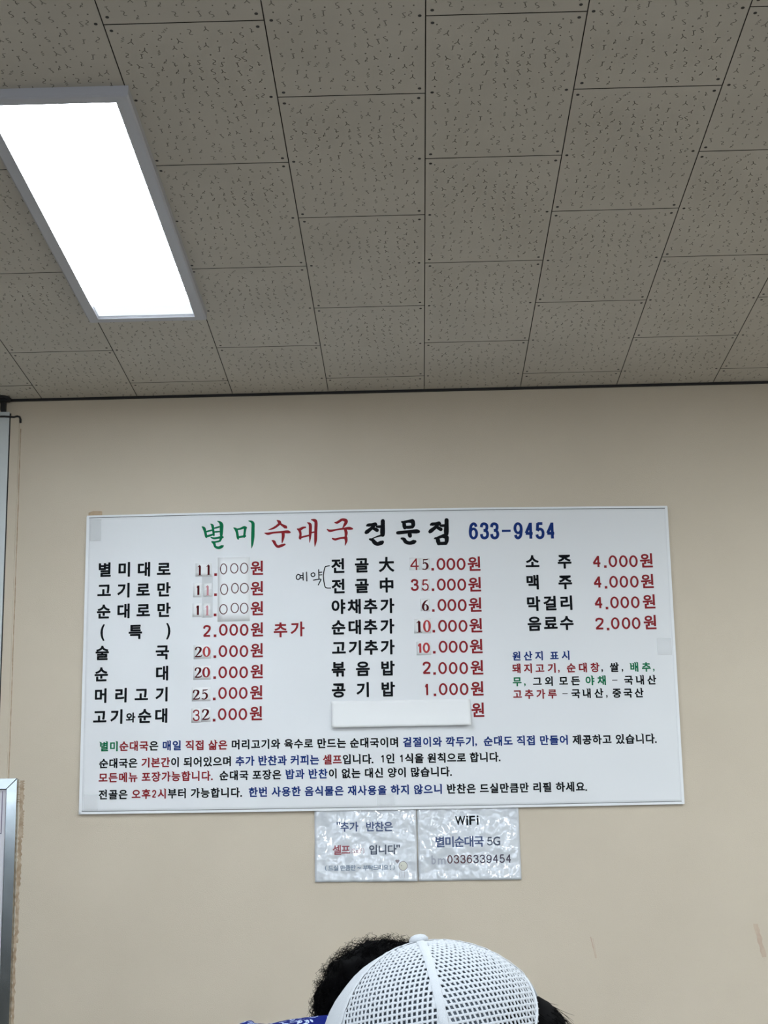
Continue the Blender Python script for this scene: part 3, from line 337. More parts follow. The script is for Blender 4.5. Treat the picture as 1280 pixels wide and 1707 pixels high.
def put(bb, ch, cx, cy, wd, ht, mi, lift=.55, off=.02, P=BP, sw=.165, head=False):
    """ch centred on (cx, cy) banner mm; wd == 0: full-width syllable whose tall letters are ht high, else stretched to wd x ht"""
    if ch in '.-' and wd:
        bb.add([P(cx + a * wd / 2, cy + c * ht / 2, lift) for a, c in ((-1, -1), (-1, 1), (1, 1), (1, -1))], [(0, 1, 2, 3)], mi); return
    if ch in SANS and wd: return sans(bb, ch, cx, cy, wd, ht, mi, lift, sw, P)
    bold = max(0, off - .012); V, F = glyph(ch, min(off, .012))
    if wd:
        x0, x1 = min(v.x for v in V), max(v.x for v in V); y0, y1 = min(v.y for v in V), max(v.y for v in V)
        pts = [(cx + ((v.x - x0) / (x1 - x0) - .5) * wd, cy - ((v.y - y0) / (y1 - y0) - .5) * ht) for v in V]
    else:
        s = ht / HANG; pts = [(cx + (v.x - .46) * s, cy - (v.y - .38) * s) for v in V]
    if head and not wd:
        for pl in heads(ch, min(off, .012)): bb.add([P(cx + (x - .46) * s, cy - (y - .38) * s, lift + .05) for x, y in pl], [(4, 3, 2, 1, 0)], mi)
    e = bold * ht
    for q, (a, c) in enumerate(((0, 0), (1, 0), (-1, 0), (0, 1), (0, -1), (.7, .7), (-.7, -.7), (.7, -.7), (-.7, .7)) if bold else ((0, 0),)): bb.add([P(x + a * e, y + c * e, lift + .004 * q) for x, y in pts], F, mi)
def smooth_path(pts, n=6):
    if len(pts) < 3: return [tuple(p) for p in pts]
    out = []
    for i in range(len(pts) - 1):
        p0, p1, p2, p3 = pts[max(0, i - 1)], pts[i], pts[i + 1], pts[min(len(pts) - 1, i + 2)]
        for k in range(n):
            t = k / n
            out.append(tuple(.5 * (2 * b_ + (c_ - a_) * t + (2 * a_ - 5 * b_ + 4 * c_ - d_) * t * t + (3 * b_ - a_ - 3 * c_ + d_) * t ** 3) for a_, b_, c_, d_ in zip(p0, p1, p2, p3)))
    out.append(tuple(pts[-1])); return out
_lift = [0]
def brush(bb, pts, mi, lift=.55, P=BP, caps=True, smooth=True):
    """a stroke of changing width: points (x, y, width) in banner mm"""
    pts = smooth_path(pts) if smooth else [tuple(p) for p in pts]
    _lift[0] = (_lift[0] + 1) % 12; lift += _lift[0] * .006; n = len(pts); vs = []
    for i, p in enumerate(pts):
        a, c = pts[max(0, i - 1)], pts[min(n - 1, i + 1)]; t = Vector((c[0] - a[0], c[1] - a[1])).normalized(); q = Vector((-t.y, t.x)) * max(.05, p[2]) / 2
        vs += [P(p[0] + q.x, p[1] + q.y, lift), P(p[0] - q.x, p[1] - q.y, lift)]
    bb.add(vs, [(2 * i, 2 * i + 2, 2 * i + 3, 2 * i + 1) for i in range(n - 1)], mi)
    if caps:
        for p in (pts[0], pts[-1]):
            if p[2] > .6: bb.add([P(p[0] + p[2] / 2 * math.cos(k * PI / 5), p[1] + p[2] / 2 * math.sin(k * PI / 5), lift + .004) for k in range(10)], [tuple(range(10))], mi)
def ring(bb, cx, cy, rx, ry, wx, wy, mi, lift=.55, P=BP, n=28):
    vs = []
    for k in range(n):
        a = k * 2 * PI / n; vs += [P(cx + rx * math.cos(a), cy + ry * math.sin(a), lift), P(cx + (rx - wx) * math.cos(a), cy + (ry - wy) * math.sin(a), lift)]
    bb.add(vs, [(2 * k, 2 * k + 1, (2 * k + 3) % (2 * n), (2 * k + 2) % (2 * n)) for k in range(n)], mi)
SERIF = {'1': [[(.5, .1, .34), (.5, .96, .34)], [(.08, .22, .08), (.3, .14, .14), (.52, .04, .16)], [(.08, .97, .07), (.92, .97, .07)]],
  '2': [[(.10, .27, .20), (.16, .12, .2), (.42, .05, .14), (.74, .16, .3), (.72, .38, .32), (.42, .66, .2), (.08, .93, .1)], [(.06, .91, .17), (.5, .92, .19), (.86, .88, .17), (.96, .74, .06)]],
  '5': [[(.26, .1, .12), (.22, .3, .1), (.17, .46, .08)], [(.24, .1, .17), (.6, .1, .18), (.88, .06, .1)], [(.18, .45, .1), (.45, .36, .18), (.76, .52, .3), (.76, .76, .3), (.48, .93, .16), (.12, .9, .16)]],
  '6': [[(.86, .06, .06), (.55, .15, .2), (.26, .42, .3), (.2, .7, .32), (.36, .92, .16), (.56, .95, .1), (.8, .84, .28), (.82, .62, .3), (.6, .43, .12), (.3, .52, .1)]]}
def serif(bb, ch, cx, cy, wd, ht, mi, lift=.3, P=BP):
    if ch == '0': ring(bb, cx, cy, wd / 2, ht / 2, wd * .3, ht * .1, mi, lift, P); return
    for s in SERIF[ch]: brush(bb, [(cx + (x - .5) * wd, cy + (y - .5) * ht, q * (wd + ht) * .38) for x, y, q in s], mi, lift, P, caps=(ch != '1'), smooth=(ch != '1'))

COLS = {'k': 0, 'r': 1, 'b': 2, 'g': 3}; PM = [M_blk, M_red, M_blue, M_green]
for word in 'grk':                            # green, red and black word of the headline
    b = MB()
    for col, s in HEADLINE:
        if col == word: brush(b, [(x, y, q * 1.22) for x, y, q in s], COLS[col], .55)
    b.build('headline_word', PM, banner)
b = MB()
for c, x, y, ww, hh in PHONE: put(b, c, x, y, ww, hh, 2, sw=.165)
b.build('phone_number', PM, banner)
def rows(tab):
    ys = sorted(e[2] for e in tab if e[0] not in ',.-'); rw = [[ys[0]]]
    for y in ys[1:]:
        if y - rw[-1][-1] > 11: rw.append([y])
        else: rw[-1].append(y)
    cs = [sum(r) / len(r) for r in rw]; out = [[] for _ in cs]
    for e in tab: out[min(range(len(cs)), key=lambda i: abs(cs[i] - e[2] + (4 if e[0] in ',.' else 0)))].append(e)
    return out
for nm, tabs, mi, off in (('menu_item', (LEFT_ITEMS, MIDDLE_ITEMS, RIGHT_ITEMS), 0, .037), ('menu_price', (LEFT_PRICES, MIDDLE_PRICES, RIGHT_PRICES), 1, .012), ('notice_line', (ORIGIN, NOTICE), None, .034)):
    for tab in tabs:
        for row in rows(tab):
            b = MB()
            for e in row:
                c, x, y, ww, hh = e[:5]; put(b, c, x, y, ww, hh, COLS[e[5]] if len(e) > 5 else mi, off=off if mi != 1 else .028, head=mi is None)
            b.build(nm, PM, banner)
b = MB()
for s in HAND: brush(b, [(x, y, 3.2) for x, y in s], 0, .6)
b.build('handwritten_note', PM, banner)

# --- pieces of paper taped over old prices
M_paper = mat('patch_paper', lin(234, 237, 239), .6); M_tape = mat('clear_tape', lin(200, 203, 204), .35, trans=.9, spec=.3); M_tape2 = mat('thin_clear_tape', lin(236, 238, 240), .35, trans=.88, spec=.2)
def sheet(name, r, label, cat, m=M_paper, lift=.75, th=.5, grp=None, curl=None, nx=8, ny=4):
    x0, y0, x1, y1 = r; bb = MB(); 
    L = lambda x, y: lift + (curl(x, y) if curl else 0)
    g = [(x0 + (x1 - x0) * i / nx, y0 + (y1 - y0) * j / ny) for j in range(ny + 1) for i in range(nx + 1)]
    bb.add([BP(x, y, L(x, y)) for x, y in g], [(j * (nx + 1) + i, (j + 1) * (nx + 1) + i, (j + 1) * (nx + 1) + i + 1, j * (nx + 1) + i + 1) for j in range(ny) for i in range(nx)])
    o = bb.build(name, m, smooth=True); s = o.modifiers.new('thickness', 'SOLIDIFY'); s.thickness = th / 1000; s.offset = -1
    return tag(o, label, cat, grp)
G = 'price slips taped on the menu'
def slip(key, text, styles, label):
    p = sheet('price_slip', PATCH[key], label, 'price slip', grp=G, nx=3, ny=3); bb = MB()
    for c, s, (x, y, ww, hh) in zip(text, styles, PD[key]):
        if s[0] == 's': serif(bb, c, x, y, ww, hh, 'drpb'.index(s[1]), 1.15)
        else: put(bb, c, x, y, ww, hh, 'drpb'.index(s[1]), 1.2, sw=.2 if s[0] == 'b' else .12)
    bb.build('digits', [M_dred, M_red, M_pink, M_bred], p)
slip('11', '11', ('sd', 'sd'), 'paper slip with dark serif 11 in the top left menu row')
slip('1a', '1', ('bd',), 'paper slip with dark plain 1, first digit of the second left menu row')
slip('1b', '1', ('sp',), 'paper slip with faded pink serif 1 in the second left menu row')
slip('1c', '1', ('bd',), 'paper slip with dark plain 1, first digit of the third left menu row')
slip('1d', '1', ('sp',), 'paper slip with faded pink serif 1 in the third left menu row')
slip('20', '20', ('sd', 'sb'), 'paper slip reading 20 in the fifth left menu row, above the other 20')
slip('20b', '20', ('sd', 'sr'), 'paper slip reading 20 in the sixth left menu row, above the 25')
slip('25', '25', ('sd', 'sd'), 'paper slip reading 25 in the seventh left menu row')
slip('3', '3', ('nr',), 'paper slip with thin red 3 in the bottom left menu row')
slip('2', '2', ('sd',), 'paper slip with dark bold 2 in the bottom left menu row')
slip('4', '4', ('nr',), 'paper slip with red 4 in the top row of the middle column')
slip('5', '5', ('sd',), 'paper slip with bold dark 5 in the top row of the middle column')
slip('5b', '5', ('nr',), 'paper slip with thin 5 in the second row of the middle column')
slip('6', '6', ('sd',), 'paper slip with dark serif 6 in the third row of the middle column')
slip('10', '10', ('sd', 'sb'), 'paper slip with dark 1 and red 0 in the fourth row of the middle column')
slip('10b', '10', ('bb', 'bb'), 'paper slip with bright red bold 10 in the fifth row of the middle column')
zp = sheet('zeros_slip', PATCH['zeros'], 'tall paper slip with nine handwritten zeros over the first three left prices', 'price slip', lift=.7, nx=6, ny=8)
bb = MB()
for x, y, rx, ry in ZEROS: ring(bb, x, y, rx + .6, ry + .8, 3.0, 2.9, 0, 1.15)
bb.build('digits', [M_hand], zp)
sheet('clear_tape_strip', PATCH['tape'], 'vertical strip of clear tape down the second digits of the left prices', 'tape', M_tape, lift=.72, th=.16)
sx0, sy0, sx1, sy1 = PATCH['strip']
sheet('blank_paper_strip', [sx0, sy0 + 1, sx1, sy1 - 2], 'blank white paper strip covering the last row of the middle column', 'paper strip', M_paper, lift=4.2, th=.5, nx=40, ny=10,
      curl=lambda x, y: 7 * ((y - sy0) / (sy1 - sy0)) ** 2 + 2.2 * max(0, (x - sx1 + 70) / 70) * (y - sy0) / (sy1 - sy0) * 2 - 2.0 * math.exp(-((x - sx0 - 200 - (sy1 - y) * .9) / 25) ** 2) * (y - sy0) / (sy1 - sy0) - 1.6 * math.exp(-((x - sx1 + 35 - (sy1 - y) * .5) / 14) ** 2))
# clear tape holding the banner's corners, and a bit of masking tape
TG = 'clear tape holding the banner'
sheet('clear_tape_piece', [10, 10, 44, 78], 'clear tape on the top left corner of the menu banner', 'tape', M_tape, lift=1.05, th=.2, grp=TG)
sheet('clear_tape_piece', [1726, 418, 1769, 468], 'clear tape on the right edge of the menu banner, below the drink prices', 'tape', M_tape2, lift=1.0, th=.2, grp=TG)
sheet('clear_tape_piece', [11, 848, 52, 895], 'clear tape at the bottom left corner of the menu banner', 'tape', M_tape2, lift=1.0, th=.2, grp=TG)
sheet('clear_tape_piece', [878, 864, 930, 897], 'clear tape at the lower edge of the banner above the two small signs', 'tape', M_tape2, lift=1.0, th=.2, grp=TG)
M_mask = mat('masking_tape', lin(186, 163, 136), .75, noise_col=(lin(170, 148, 122), 40, .4, .6))
b = MB(); b.add([(-.9995, YW - .0012, 2.4735), (-.9995, YW - .0012, 2.484), (-.985, YW - .0012, 2.489), (-.965, YW - .0012, 2.4885), (-.957, YW - .0012, 2.487), (-.957, YW - .0012, 2.4735)], [(0, 5, 4, 3, 2, 1)])
o = b.build('masking_tape', M_mask); s = o.modifiers.new('thickness', 'SOLIDIFY'); s.thickness = .0008; s.offset = -1
tag(o, 'bit of tan masking tape above the top left corner of the banner', 'tape')

# ------------------------------------------------------------------ two laminated signs under the banner
M_lam = mat('laminated_paper', lin(212, 219, 227), .13, coat=1, bump=(12, .85, 2.5, .024), spec=.8)
M_navy = mat('navy_print', lin(52, 72, 118), .5); M_dark = mat('dark_blue_print', lin(58, 70, 92), .5); M_fade = mat('faded_red_print', lin(150, 74, 86), .5)
M_pale = mat('pale_pink_print', lin(176, 140, 150), .5); M_teal = mat('steel_blue_print', lin(98, 122, 148), .5); M_ghost = mat('pale_grey_print', lin(158, 164, 178), .5); M_mar = mat('maroon_print', lin(74, 28, 44), .5); M_vio = mat('dark_violet_print', lin(52, 40, 66), .5)
LM = [M_blk, M_navy, M_dark, M_fade, M_pale, M_teal, M_ghost, M_mar, M_vio]; LC = {'k': 0, 'n': 1, 'd': 2, 'f': 3, 'p': 4, 't': 5, 'w': 6, 'm': 7, 'v': 8}
def FP(x, y, lift=0): return (BX0 + x / 1000, YW - .004 - (lift + 1.1 * math.sin(x * .021 + y * .012) * math.sin(y * .03) + .5 * math.sin(x * .06 + y * .045)) / 1000, BZ0 - y / 1000)
def sign(corners, items, name, label):
    tl, tr, br, bl = corners; nx, ny = 40, 30; bb = MB(); g = []
    for j in range(ny + 1):
        for i in range(nx + 1):
            t, s = i / nx, j / ny
            g.append(tuple((tl[k] * (1 - t) + tr[k] * t) * (1 - s) + (bl[k] * (1 - t) + br[k] * t) * s for k in (0, 1)))
    bb.add([FP(x, y, 0) for x, y in g], [(j * (nx + 1) + i, (j + 1) * (nx + 1) + i, (j + 1) * (nx + 1) + i + 1, j * (nx + 1) + i + 1) for j in range(ny) for i in range(nx)])
    o = bb.build(name, M_lam, smooth=True); s = o.modifiers.new('thickness', 'SOLIDIFY'); s.thickness = .0012; s.offset = -1; tag(o, label, 'sign', 'laminated signs under the banner')
    for row in rows(items):
        bb = MB()
        for c, x, y, ww, hh, col in row: put(bb, c, x, y, ww, hh, LC[col], .3, .006 if col in 'p' else .018 if col in 'tw' else .026, FP, .14)
        bb.build('text_line', LM, o)
    return o
sl = sign(SIGN_L[0], SIGNS['left'], 'laminated_sign', 'shiny laminated self-service sign with a small smiley, left of the pair under the banner')
sign(SIGN_R[0], SIGNS['right'], 'laminated_sign', 'shiny laminated WiFi sign with password, right of the pair under the banner')
M_face = mat('pale_smiley', lin(206, 207, 196), .5); M_heart = mat('grey_heart', lin(136, 128, 134), .5)
bb = MB(); cx, cy, rr, hx, hy, hw = SMILE; fdisc = lambda x, y, r1_, r2_, l, mi: bb.add([FP(x + r1_ * math.cos(-k * PI / 10), y + r2_ * math.sin(-k * PI / 10), l) for k in range(20)], [tuple(range(20))], mi)
fdisc(cx, cy, rr * .95, rr, .3, 0); ring(bb, cx, cy, rr, rr * 1.04, 1.4, 1.4, 2, .34, FP); fdisc(cx - rr * .3, cy - rr * .1, 1.6, 2, .38, 1); fdisc(cx + rr * .32, cy - rr * .1, 1.6, 2, .38, 1)
fdisc(hx - hw * .22, hy - 1.5, hw * .28, hw * .26, .3, 2); fdisc(hx + hw * .22, hy - 1.5, hw * .28, hw * .26, .33, 2); bb.add([FP(hx - hw * .48, hy - .5, .36), FP(hx, hy + hw * .55, .36), FP(hx + hw * .48, hy - .5, .36)], [(0, 1, 2)], 2)
for q in (-3.6, 3.2): brush(bb, [(cx + q, cy + rr * 1.05, .9), (cx + q - .3, cy + rr * 2.6, .8)], 2, .3, FP)
brush(bb, [(cx - 9, cy + rr, .8), (cx - 11, cy + rr * 1.9, .9), (cx - 9.5, cy + rr * 2.7, .8)], 2, .3, FP)
bb.build('smiley', [M_face, M_dark, M_heart], sl)

# ------------------------------------------------------------------ steel-framed board at the lower left
M_steel = mat('brushed_steel', lin(186, 194, 196), .15, 1, noise_col=(lin(165, 173, 176), 14, .35, .7)); M_board = mat('board_paper', lin(222, 222, 232), .5); M_purple = mat('purple_line', lin(120, 112, 138), .5)
yf = 5.060; fx1, fx0, fz1, fz0, fw = -1.1871, -2.0, 1.672, .72, .0297
fr = empty('notice_board', ((fx0 + fx1) / 2, YW - .03, (fz0 + fz1) / 2), 'steel framed white notice board at the lower left edge', 'notice board')
def bar(p, name):                                 # mitred bar: outline in x/z, bevelled slab
    bb = MB(); n = len(p); c = (sum(q[0] for q in p) / n, sum(q[1] for q in p) / n)
    sh = [(q[0] + (c[0] - q[0]) / math.hypot(c[0] - q[0], c[1] - q[1]) * .0012, q[1] + (c[1] - q[1]) / math.hypot(c[0] - q[0], c[1] - q[1]) * .0012) for q in p]
    vs = [(x, 5.0875 if x > -1.2233 and min(q[0] for q in p) > -1.2233 else 5.0795, z) for x, z in p] + [(x, yf + .0015, z) for x, z in p] + [(x, yf, z) for x, z in sh]
    fs = [(i, (i + 1) % n, n + (i + 1) % n, n + i) for i in range(n)] + [(n + i, n + (i + 1) % n, 2 * n + (i + 1) % n, 2 * n + i) for i in range(n)] + [tuple(range(2 * n, 3 * n))]
    bb.add(vs, fs); return bb.build(name, M_steel, fr)
def bar_(p, name):
    o = bar(p, name); bm = bmesh.new(); bm.from_mesh(o.data); bmesh.ops.recalc_face_normals(bm, faces=bm.faces[:]); bm.to_mesh(o.data); bm.free()
bar_([(fx1, fz1 - .0008), (fx1, fz0 + .0008), (fx1 - fw, fz0 + fw), (fx1 - fw, fz1 - fw)], 'frame_bar')
bar_([(fx0, fz1), (fx1 - .0008, fz1), (fx1 - fw - .0008, fz1 - fw), (fx0 + fw, fz1 - fw)], 'frame_bar')
bar_([(fx0, fz0), (fx0, fz1), (fx0 + fw, fz1 - fw), (fx0 + fw, fz0 + fw)], 'frame_bar')
bar_([(fx0, fz0), (fx0 + fw, fz0 + fw), (fx1 - fw, fz0 + fw), (fx1, fz0)], 'frame_bar')
b = MB(); b.box(fx0 + .02, fx1 - .024, yf + .012, yf + .018, fz0 + .02, fz1 - .02); b.build('backing', M_black, fr)
b = MB(); b.box(fx0 + fw + .006, fx1 - fw - .0035, yf + .009, yf + .012, fz0 + fw + .006, fz1 - fw - .002); b.build('paper', M_board, fr)
b = MB(); b.box(-1.2322, -1.2296, yf + .0084, yf + .009, 1.513, 1.636); b.box(-1.9, -1.2296, yf + .0084, yf + .009, 1.5115, 1.514); b.build('printed_line', M_purple, fr)

# ------------------------------------------------------------------ people seated in front of the wall
M_skin = mat('skin', lin(205, 160, 130), .55); M_hair = mat('black_hair', lin(4, 4, 5), .7, spec=.03); M_dkcloth = mat('dark_trousers', lin(40, 42, 50), .85)
M_cap = mat('white_cap_knit', lin(170, 175, 181), .9, bump=(1500, .3, 2, .002)); M_lining = mat('cap_lining', lin(112, 122, 134), .9); M_tee = mat('grey_tee', lin(120, 124, 130), .85)
def skin_body(name, verts, edges, root, parent, m, sub=2):
    me = bpy.data.meshes.new(name); me.from_pydata([v[:3] for v in verts], edges, []); o = bpy.data.objects.new(name, me); C.objects.link(o)
    s = o.modifiers.new('skin', 'SKIN'); s.use_smooth_shade = True; s.branch_smoothing = .4
    d = me.skin_vertices[0].data
    for i, v in enumerate(verts): d[i].radius = (v[3], v[4] if len(v) > 4 else v[3]); d[i].use_root = (i == root)
    o.modifiers.new('sub', 'SUBSURF').levels = sub; o.modifiers['sub'].render_levels = sub
    dg = bpy.context.evaluated_depsgraph_get(); dg.update(); mm = bpy.data.meshes.new_from_object(o.evaluated_get(dg)); bpy.data.objects.remove(o)
    mm.materials.clear(); mm.materials.append(m); mm.polygons.foreach_set('use_smooth', [True] * len(mm.polygons)); mm.name = name
    o = bpy.data.objects.new(name, mm); C.objects.link(o)
    if parent: o.parent = parent; o.matrix_parent_inverse = parent.matrix_world.inverted()
    return o
def figure(origin, ang, head, lean, parent, name='body', sz=None, arm=.21, nape=None):
    """seated figure in its own frame (x right, y forward), pelvis at the origin; head and lean in that frame"""
    ca, sa = math.cos(ang), math.sin(ang)
    T = lambda x, y, z: (origin[0] + x * ca - y * sa, origin[1] + x * sa + y * ca, z)
    V = []; E = []
    def add(x, y, z, r, prev=None):
        V.append((*T(x, y, z), r)); i = len(V) - 1
        if prev is not None: E.append((prev, i))
        return i
    hx, hy, hz = head; sz = sz or hz - .25
    pel = add(0, 0, .50, .125); wa = add(0, lean * .35, .66, .115, pel); ch = add(0, lean * .8, sz - .06, .125, wa); nk = add(hx * .5, lean + .02, sz + (.06 if not nape else .02), .06, ch)
    n2 = add(hx * .8, *((hy * .8 + lean * .2, hz - .11) if not nape else nape), .05, nk); hd = add(hx, hy, hz - .01, .078, n2); top = add(hx, hy - .01, hz + .05, .06, hd)
    nose = add(hx, hy + .092, hz - .035, .012, hd)
    for s in (-1, 1):
        ear = add(hx + s * .083, hy - .005, hz - .03, .012, hd)
        sh = add(s * .165, lean, sz, .056, ch); el = add(s * arm, lean + .06, min(sz - .27, .74), .042, sh); wr = add(s * .13, lean + .27, .66, .027, el); pa = add(s * .11, lean + .33, .645, .03, wr)
        for k, (dx, ln) in enumerate(((-.03, .062), (-.011, .072), (.009, .068), (.027, .052))):
            a = add(s * .11 + dx, lean + .365, .645, .0095, pa); bq = add(s * .11 + dx * 1.15, lean + .365 + ln * .55, .637, .0085, a); add(s * .11 + dx * 1.2, lean + .365 + ln, .622, .0075, bq)
        t1 = add(s * .11 - s * .045, lean + .345, .635, .0105, pa); add(s * .11 - s * .058, lean + .385, .628, .009, t1)
        hp = add(s * .1, .06, .50, .088, pel); kn = add(s * .13, .44, .52, .058, hp); ank = add(s * .13, .42, .1, .04, kn); add(s * .14, .56, .045, .035, ank)
    body = skin_body(name, V, E, 0, parent, M_skin)
    V, E = [], []
    q = add(0, 0, .508, .122)
    for s in (-1, 1): add(s * .131, .425, .14, .055, add(s * .13, .44, .523, .070, add(s * .1, .06, .505, .097, q)))
    skin_body('trousers', V, E, 0, parent, M_dkcloth)
    for s in (-1, 1):
        V, E = [], []; add(s * .142, .60, .042, .036, add(s * .138, .50, .048, .044, add(s * .131, .40, .055, .048))); skin_body('shoe', V, E, 0, parent, M_black)
    return body
def stool(x, y, label):
    t = empty('stool', (x, y, 0), label, 'stool', 'stools under the two diners')
    bb = MB(); n = 20; vs = []
    for z, r in ((.335, .14), (.34, .155), (.365, .155), (.375, .14)): vs += [(x + r * math.cos(k * 2 * PI / n), y + r * math.sin(k * 2 * PI / n), z) for k in range(n)]
    bb.add(vs, [(j * n + k, j * n + (k + 1) % n, (j + 1) * n + (k + 1) % n, (j + 1) * n + k) for j in range(3) for k in range(n)] + [tuple(range(n - 1, -1, -1)), tuple(range(3 * n, 4 * n))])
    bb.build('seat', M_black, t, smooth=False)
    for k in range(4):
        a = PI / 4 + k * PI / 2; bb = MB(); bb.tube([(x + .11 * math.cos(a), y + .11 * math.sin(a), .34), (x + .16 * math.cos(a), y + .16 * math.sin(a), 0)], .012, 8); bb.build('leg', M_alu, t)

# --- the diner in the white mesh cap, facing left
CC = Vector((.0129, 1.4692, 1.0947)); R0 = .1005
vd = (CC - CAM).normalized(); upp = (UP - vd * UP.dot(vd)).normalized(); rgt = vd.cross(upp).normalized()
ta = math.radians(10.5); AX = (upp * math.cos(ta) - rgt * math.sin(ta)).normalized()
TOV = (-vd + AX * AX.dot(vd)).normalized(); SIDE = TOV.cross(AX) * -1                 # azimuth 0 faces the viewer, positive turns to the right
if SIDE.dot(rgt) < 0: SIDE = -SIDE
def cap_pt(phi, az, r=R0):
    st_, ct = math.sin(phi), math.cos(phi)
    return CC + (AX * ct + (TOV * math.cos(az) + SIDE * math.sin(az)) * st_) * r
person1 = empty('person', (.02, 1.5, 0), 'person in a white mesh cap with dark hair out of its back, facing left', 'person')
figure((.10, 1.49), PI / 2 - .1, (0, .085, 1.085), .03, person1)
D = math.radians; BACK = D(85); PMAX = D(98)
gores = [(85, 165), (165, 225), (225, 305), (-55, 5), (5, 85)]
def in_arch(phi, az, ex=0):
    h = math.cos(phi); d = abs((az - BACK + PI) % (2 * PI) - PI)
    return h < .57 + ex and d < D(9) + ex * 1.6 + (.57 - h) * D(58)
crown_root = None
b = MB(); bs = MB(); bf = MB(); ds, du = .0051, .0041
for a0, a1 in gores:
    c = D((a0 + a1) / 2); hw = D((a1 - a0) / 2); solid = (a0, a1) == (225, 305)
    i = 2
    while i * ds / R0 < PMAX:
        s0, s1 = i * ds, (i + 1) * ds; p0, p1 = s0 / R0, s1 / R0
        half = R0 * math.sin((p0 + p1) / 2) * hw; nj = int(half / du) + 1
        for j in range(-nj, nj):
            u0, u1 = j * du, (j + 1) * du
            def Q(u, s):
                phi = s / R0; lim = hw * R0 * math.sin(phi); u = max(-lim, min(lim, u)); wob = .0006 * math.sin(u * 900) * math.sin(s * 700)
                return cap_pt(phi, c + u / (R0 * math.sin(phi)), R0 + wob)
            um = (u0 + u1) / 2
            if abs(um) > half + du * .5: continue
            if in_arch((p0 + p1) / 2, c + um / (R0 * math.sin((p0 + p1) / 2))): continue
            corners = [Q(u0, s0), Q(u1, s0), Q(u1, s1), Q(u0, s1)]
            if solid or abs(um) > half - du * .9 or i < 4: (bf if solid else b).add(corners, [(3, 2, 1, 0)]); continue
            f = .24; fu, fd = .17, .21
            inn = [Q(u0 + du * f, s0 + ds * fu), Q(u1 - du * f, s0 + ds * fu), Q(u1 - du * (f - .09), s1 - ds * fd), Q(u0 + du * (f - .09), s1 - ds * fd)]
            b.add(corners + inn, [(1, 0, 4, 5), (2, 1, 5, 6), (3, 2, 6, 7), (0, 3, 7, 4)])
        i += 1
def knit(bb, name, m):
    o = bb.build(name, m, person1, smooth=True); bm = bmesh.new(); bm.from_mesh(o.data); bmesh.ops.remove_doubles(bm, verts=bm.verts[:], dist=.00012)
    bmesh.ops.recalc_face_normals(bm, faces=bm.faces[:]); bm.to_mesh(o.data); bm.free()
    s = o.modifiers.new('thickness', 'SOLIDIFY'); s.thickness = .0013; s.offset = 0
    return o
cap = knit(b, 'cap', M_cap); cap['label'] = 'white mesh cap crown'
def sub(bb, name, m, **k):
    o = bb.build(name, m, cap, **k); return o
o = knit(bf, 'front_panel', M_cap); o.parent = cap; o.matrix_parent_inverse = cap.matrix_world.inverted()
for a in (85, 165, 225, -55, 5):                                        # seam tapes
    bb = MB(); vs = []; n = 40
    for i in range(n + 1):
        phi = D(5) + (PMAX - D(5)) * i / n
        if a == 85 and math.cos(phi) < .57: break
        for q, rr in ((-.0034, R0 + .0011), (-.002, R0 + .0016), (.002, R0 + .0016), (.0034, R0 + .0011)): vs.append(cap_pt(phi, D(a) + q / (R0 * math.sin(phi)), rr + .0002 * math.sin(i * 2.3)))
    m_ = len(vs) // 4
    bb.add(vs, [(4 * i + k, 4 * i + k + 1, 4 * i + k + 5, 4 * i + k + 4) for i in range(m_ - 1) for k in range(3)]); sub(bb, 'seam', M_cap, smooth=True)
bb = MB(); pts = []
for side in (1, -1):
    q = [.57 - .69 * k / 20 for k in range(21)]; q = q if side > 0 else q[::-1]
    pts += [cap_pt(math.acos(hh), BACK - side * (D(9) + (.57 - hh) * D(58)), R0 + .0003) for hh in q] if side < 0 else [cap_pt(math.acos(hh), BACK - (D(9) + (.57 - hh) * D(58)), R0 + .0003) for hh in q][::-1]
bb.tube(pts, .0013, 8); sub(bb, 'opening_binding', M_cap, smooth=True)
bb = MB(); vs = []; n = 16                                               # covered button on top
for h, r in ((-.003, .0065), (.0, .0082), (.003, .0082), (.0055, .006), (.0066, .003)):
    vs += [CC + AX * (R0 + h + .0005) + (TOV * math.cos(k * 2 * PI / n) + SIDE * math.sin(k * 2 * PI / n)) * r for k in range(n)]
bb.add(vs, [(j * n + k, j * n + (k + 1) % n, (j + 1) * n + (k + 1) % n, (j + 1) * n + k) for j in range(4) for k in range(n)] + [tuple(range(4 * n, 5 * n))]); sub(bb, 'button', M_cap, smooth=True)
bb = MB(); vs = []; nu, nv = 120, 52                                       # inner lining close under the mesh
for j in range(nv + 1):
    for i in range(nu): vs.append(cap_pt(D(3) + (PMAX - D(4)) * j / nv, i * 2 * PI / nu, R0 - .0034))
fs = []
for j in range(nv):
    for i in range(nu):
        if not in_arch(D(3) + (PMAX - D(4)) * (j + .5) / nv, (i + .5) * 2 * PI / nu, .25): fs.append((j * nu + i, j * nu + (i + 1) % nu, (j + 1) * nu + (i + 1) % nu, (j + 1) * nu + i))
bb.add(vs, fs); sub(bb, 'lining', M_lining, smooth=True)
bb = MB(); vs = []; n = 20                                               # curved brim over the face
for j in range(4):
    for i in range(n + 1):
        az = D(265) + D(-62 + 124 * i / n); ex = (j / 3) * .07 * math.cos(D(-62 + 124 * i / n)) ** .6
        p = cap_pt(PMAX, az, R0 + .0005) + (TOV * math.cos(D(265)) + SIDE * math.sin(D(265))) * ex - AX * (.012 * (j / 3) + .018 * abs(math.sin(D(-62 + 124 * i / n))) * j / 3)
        vs.append(p)
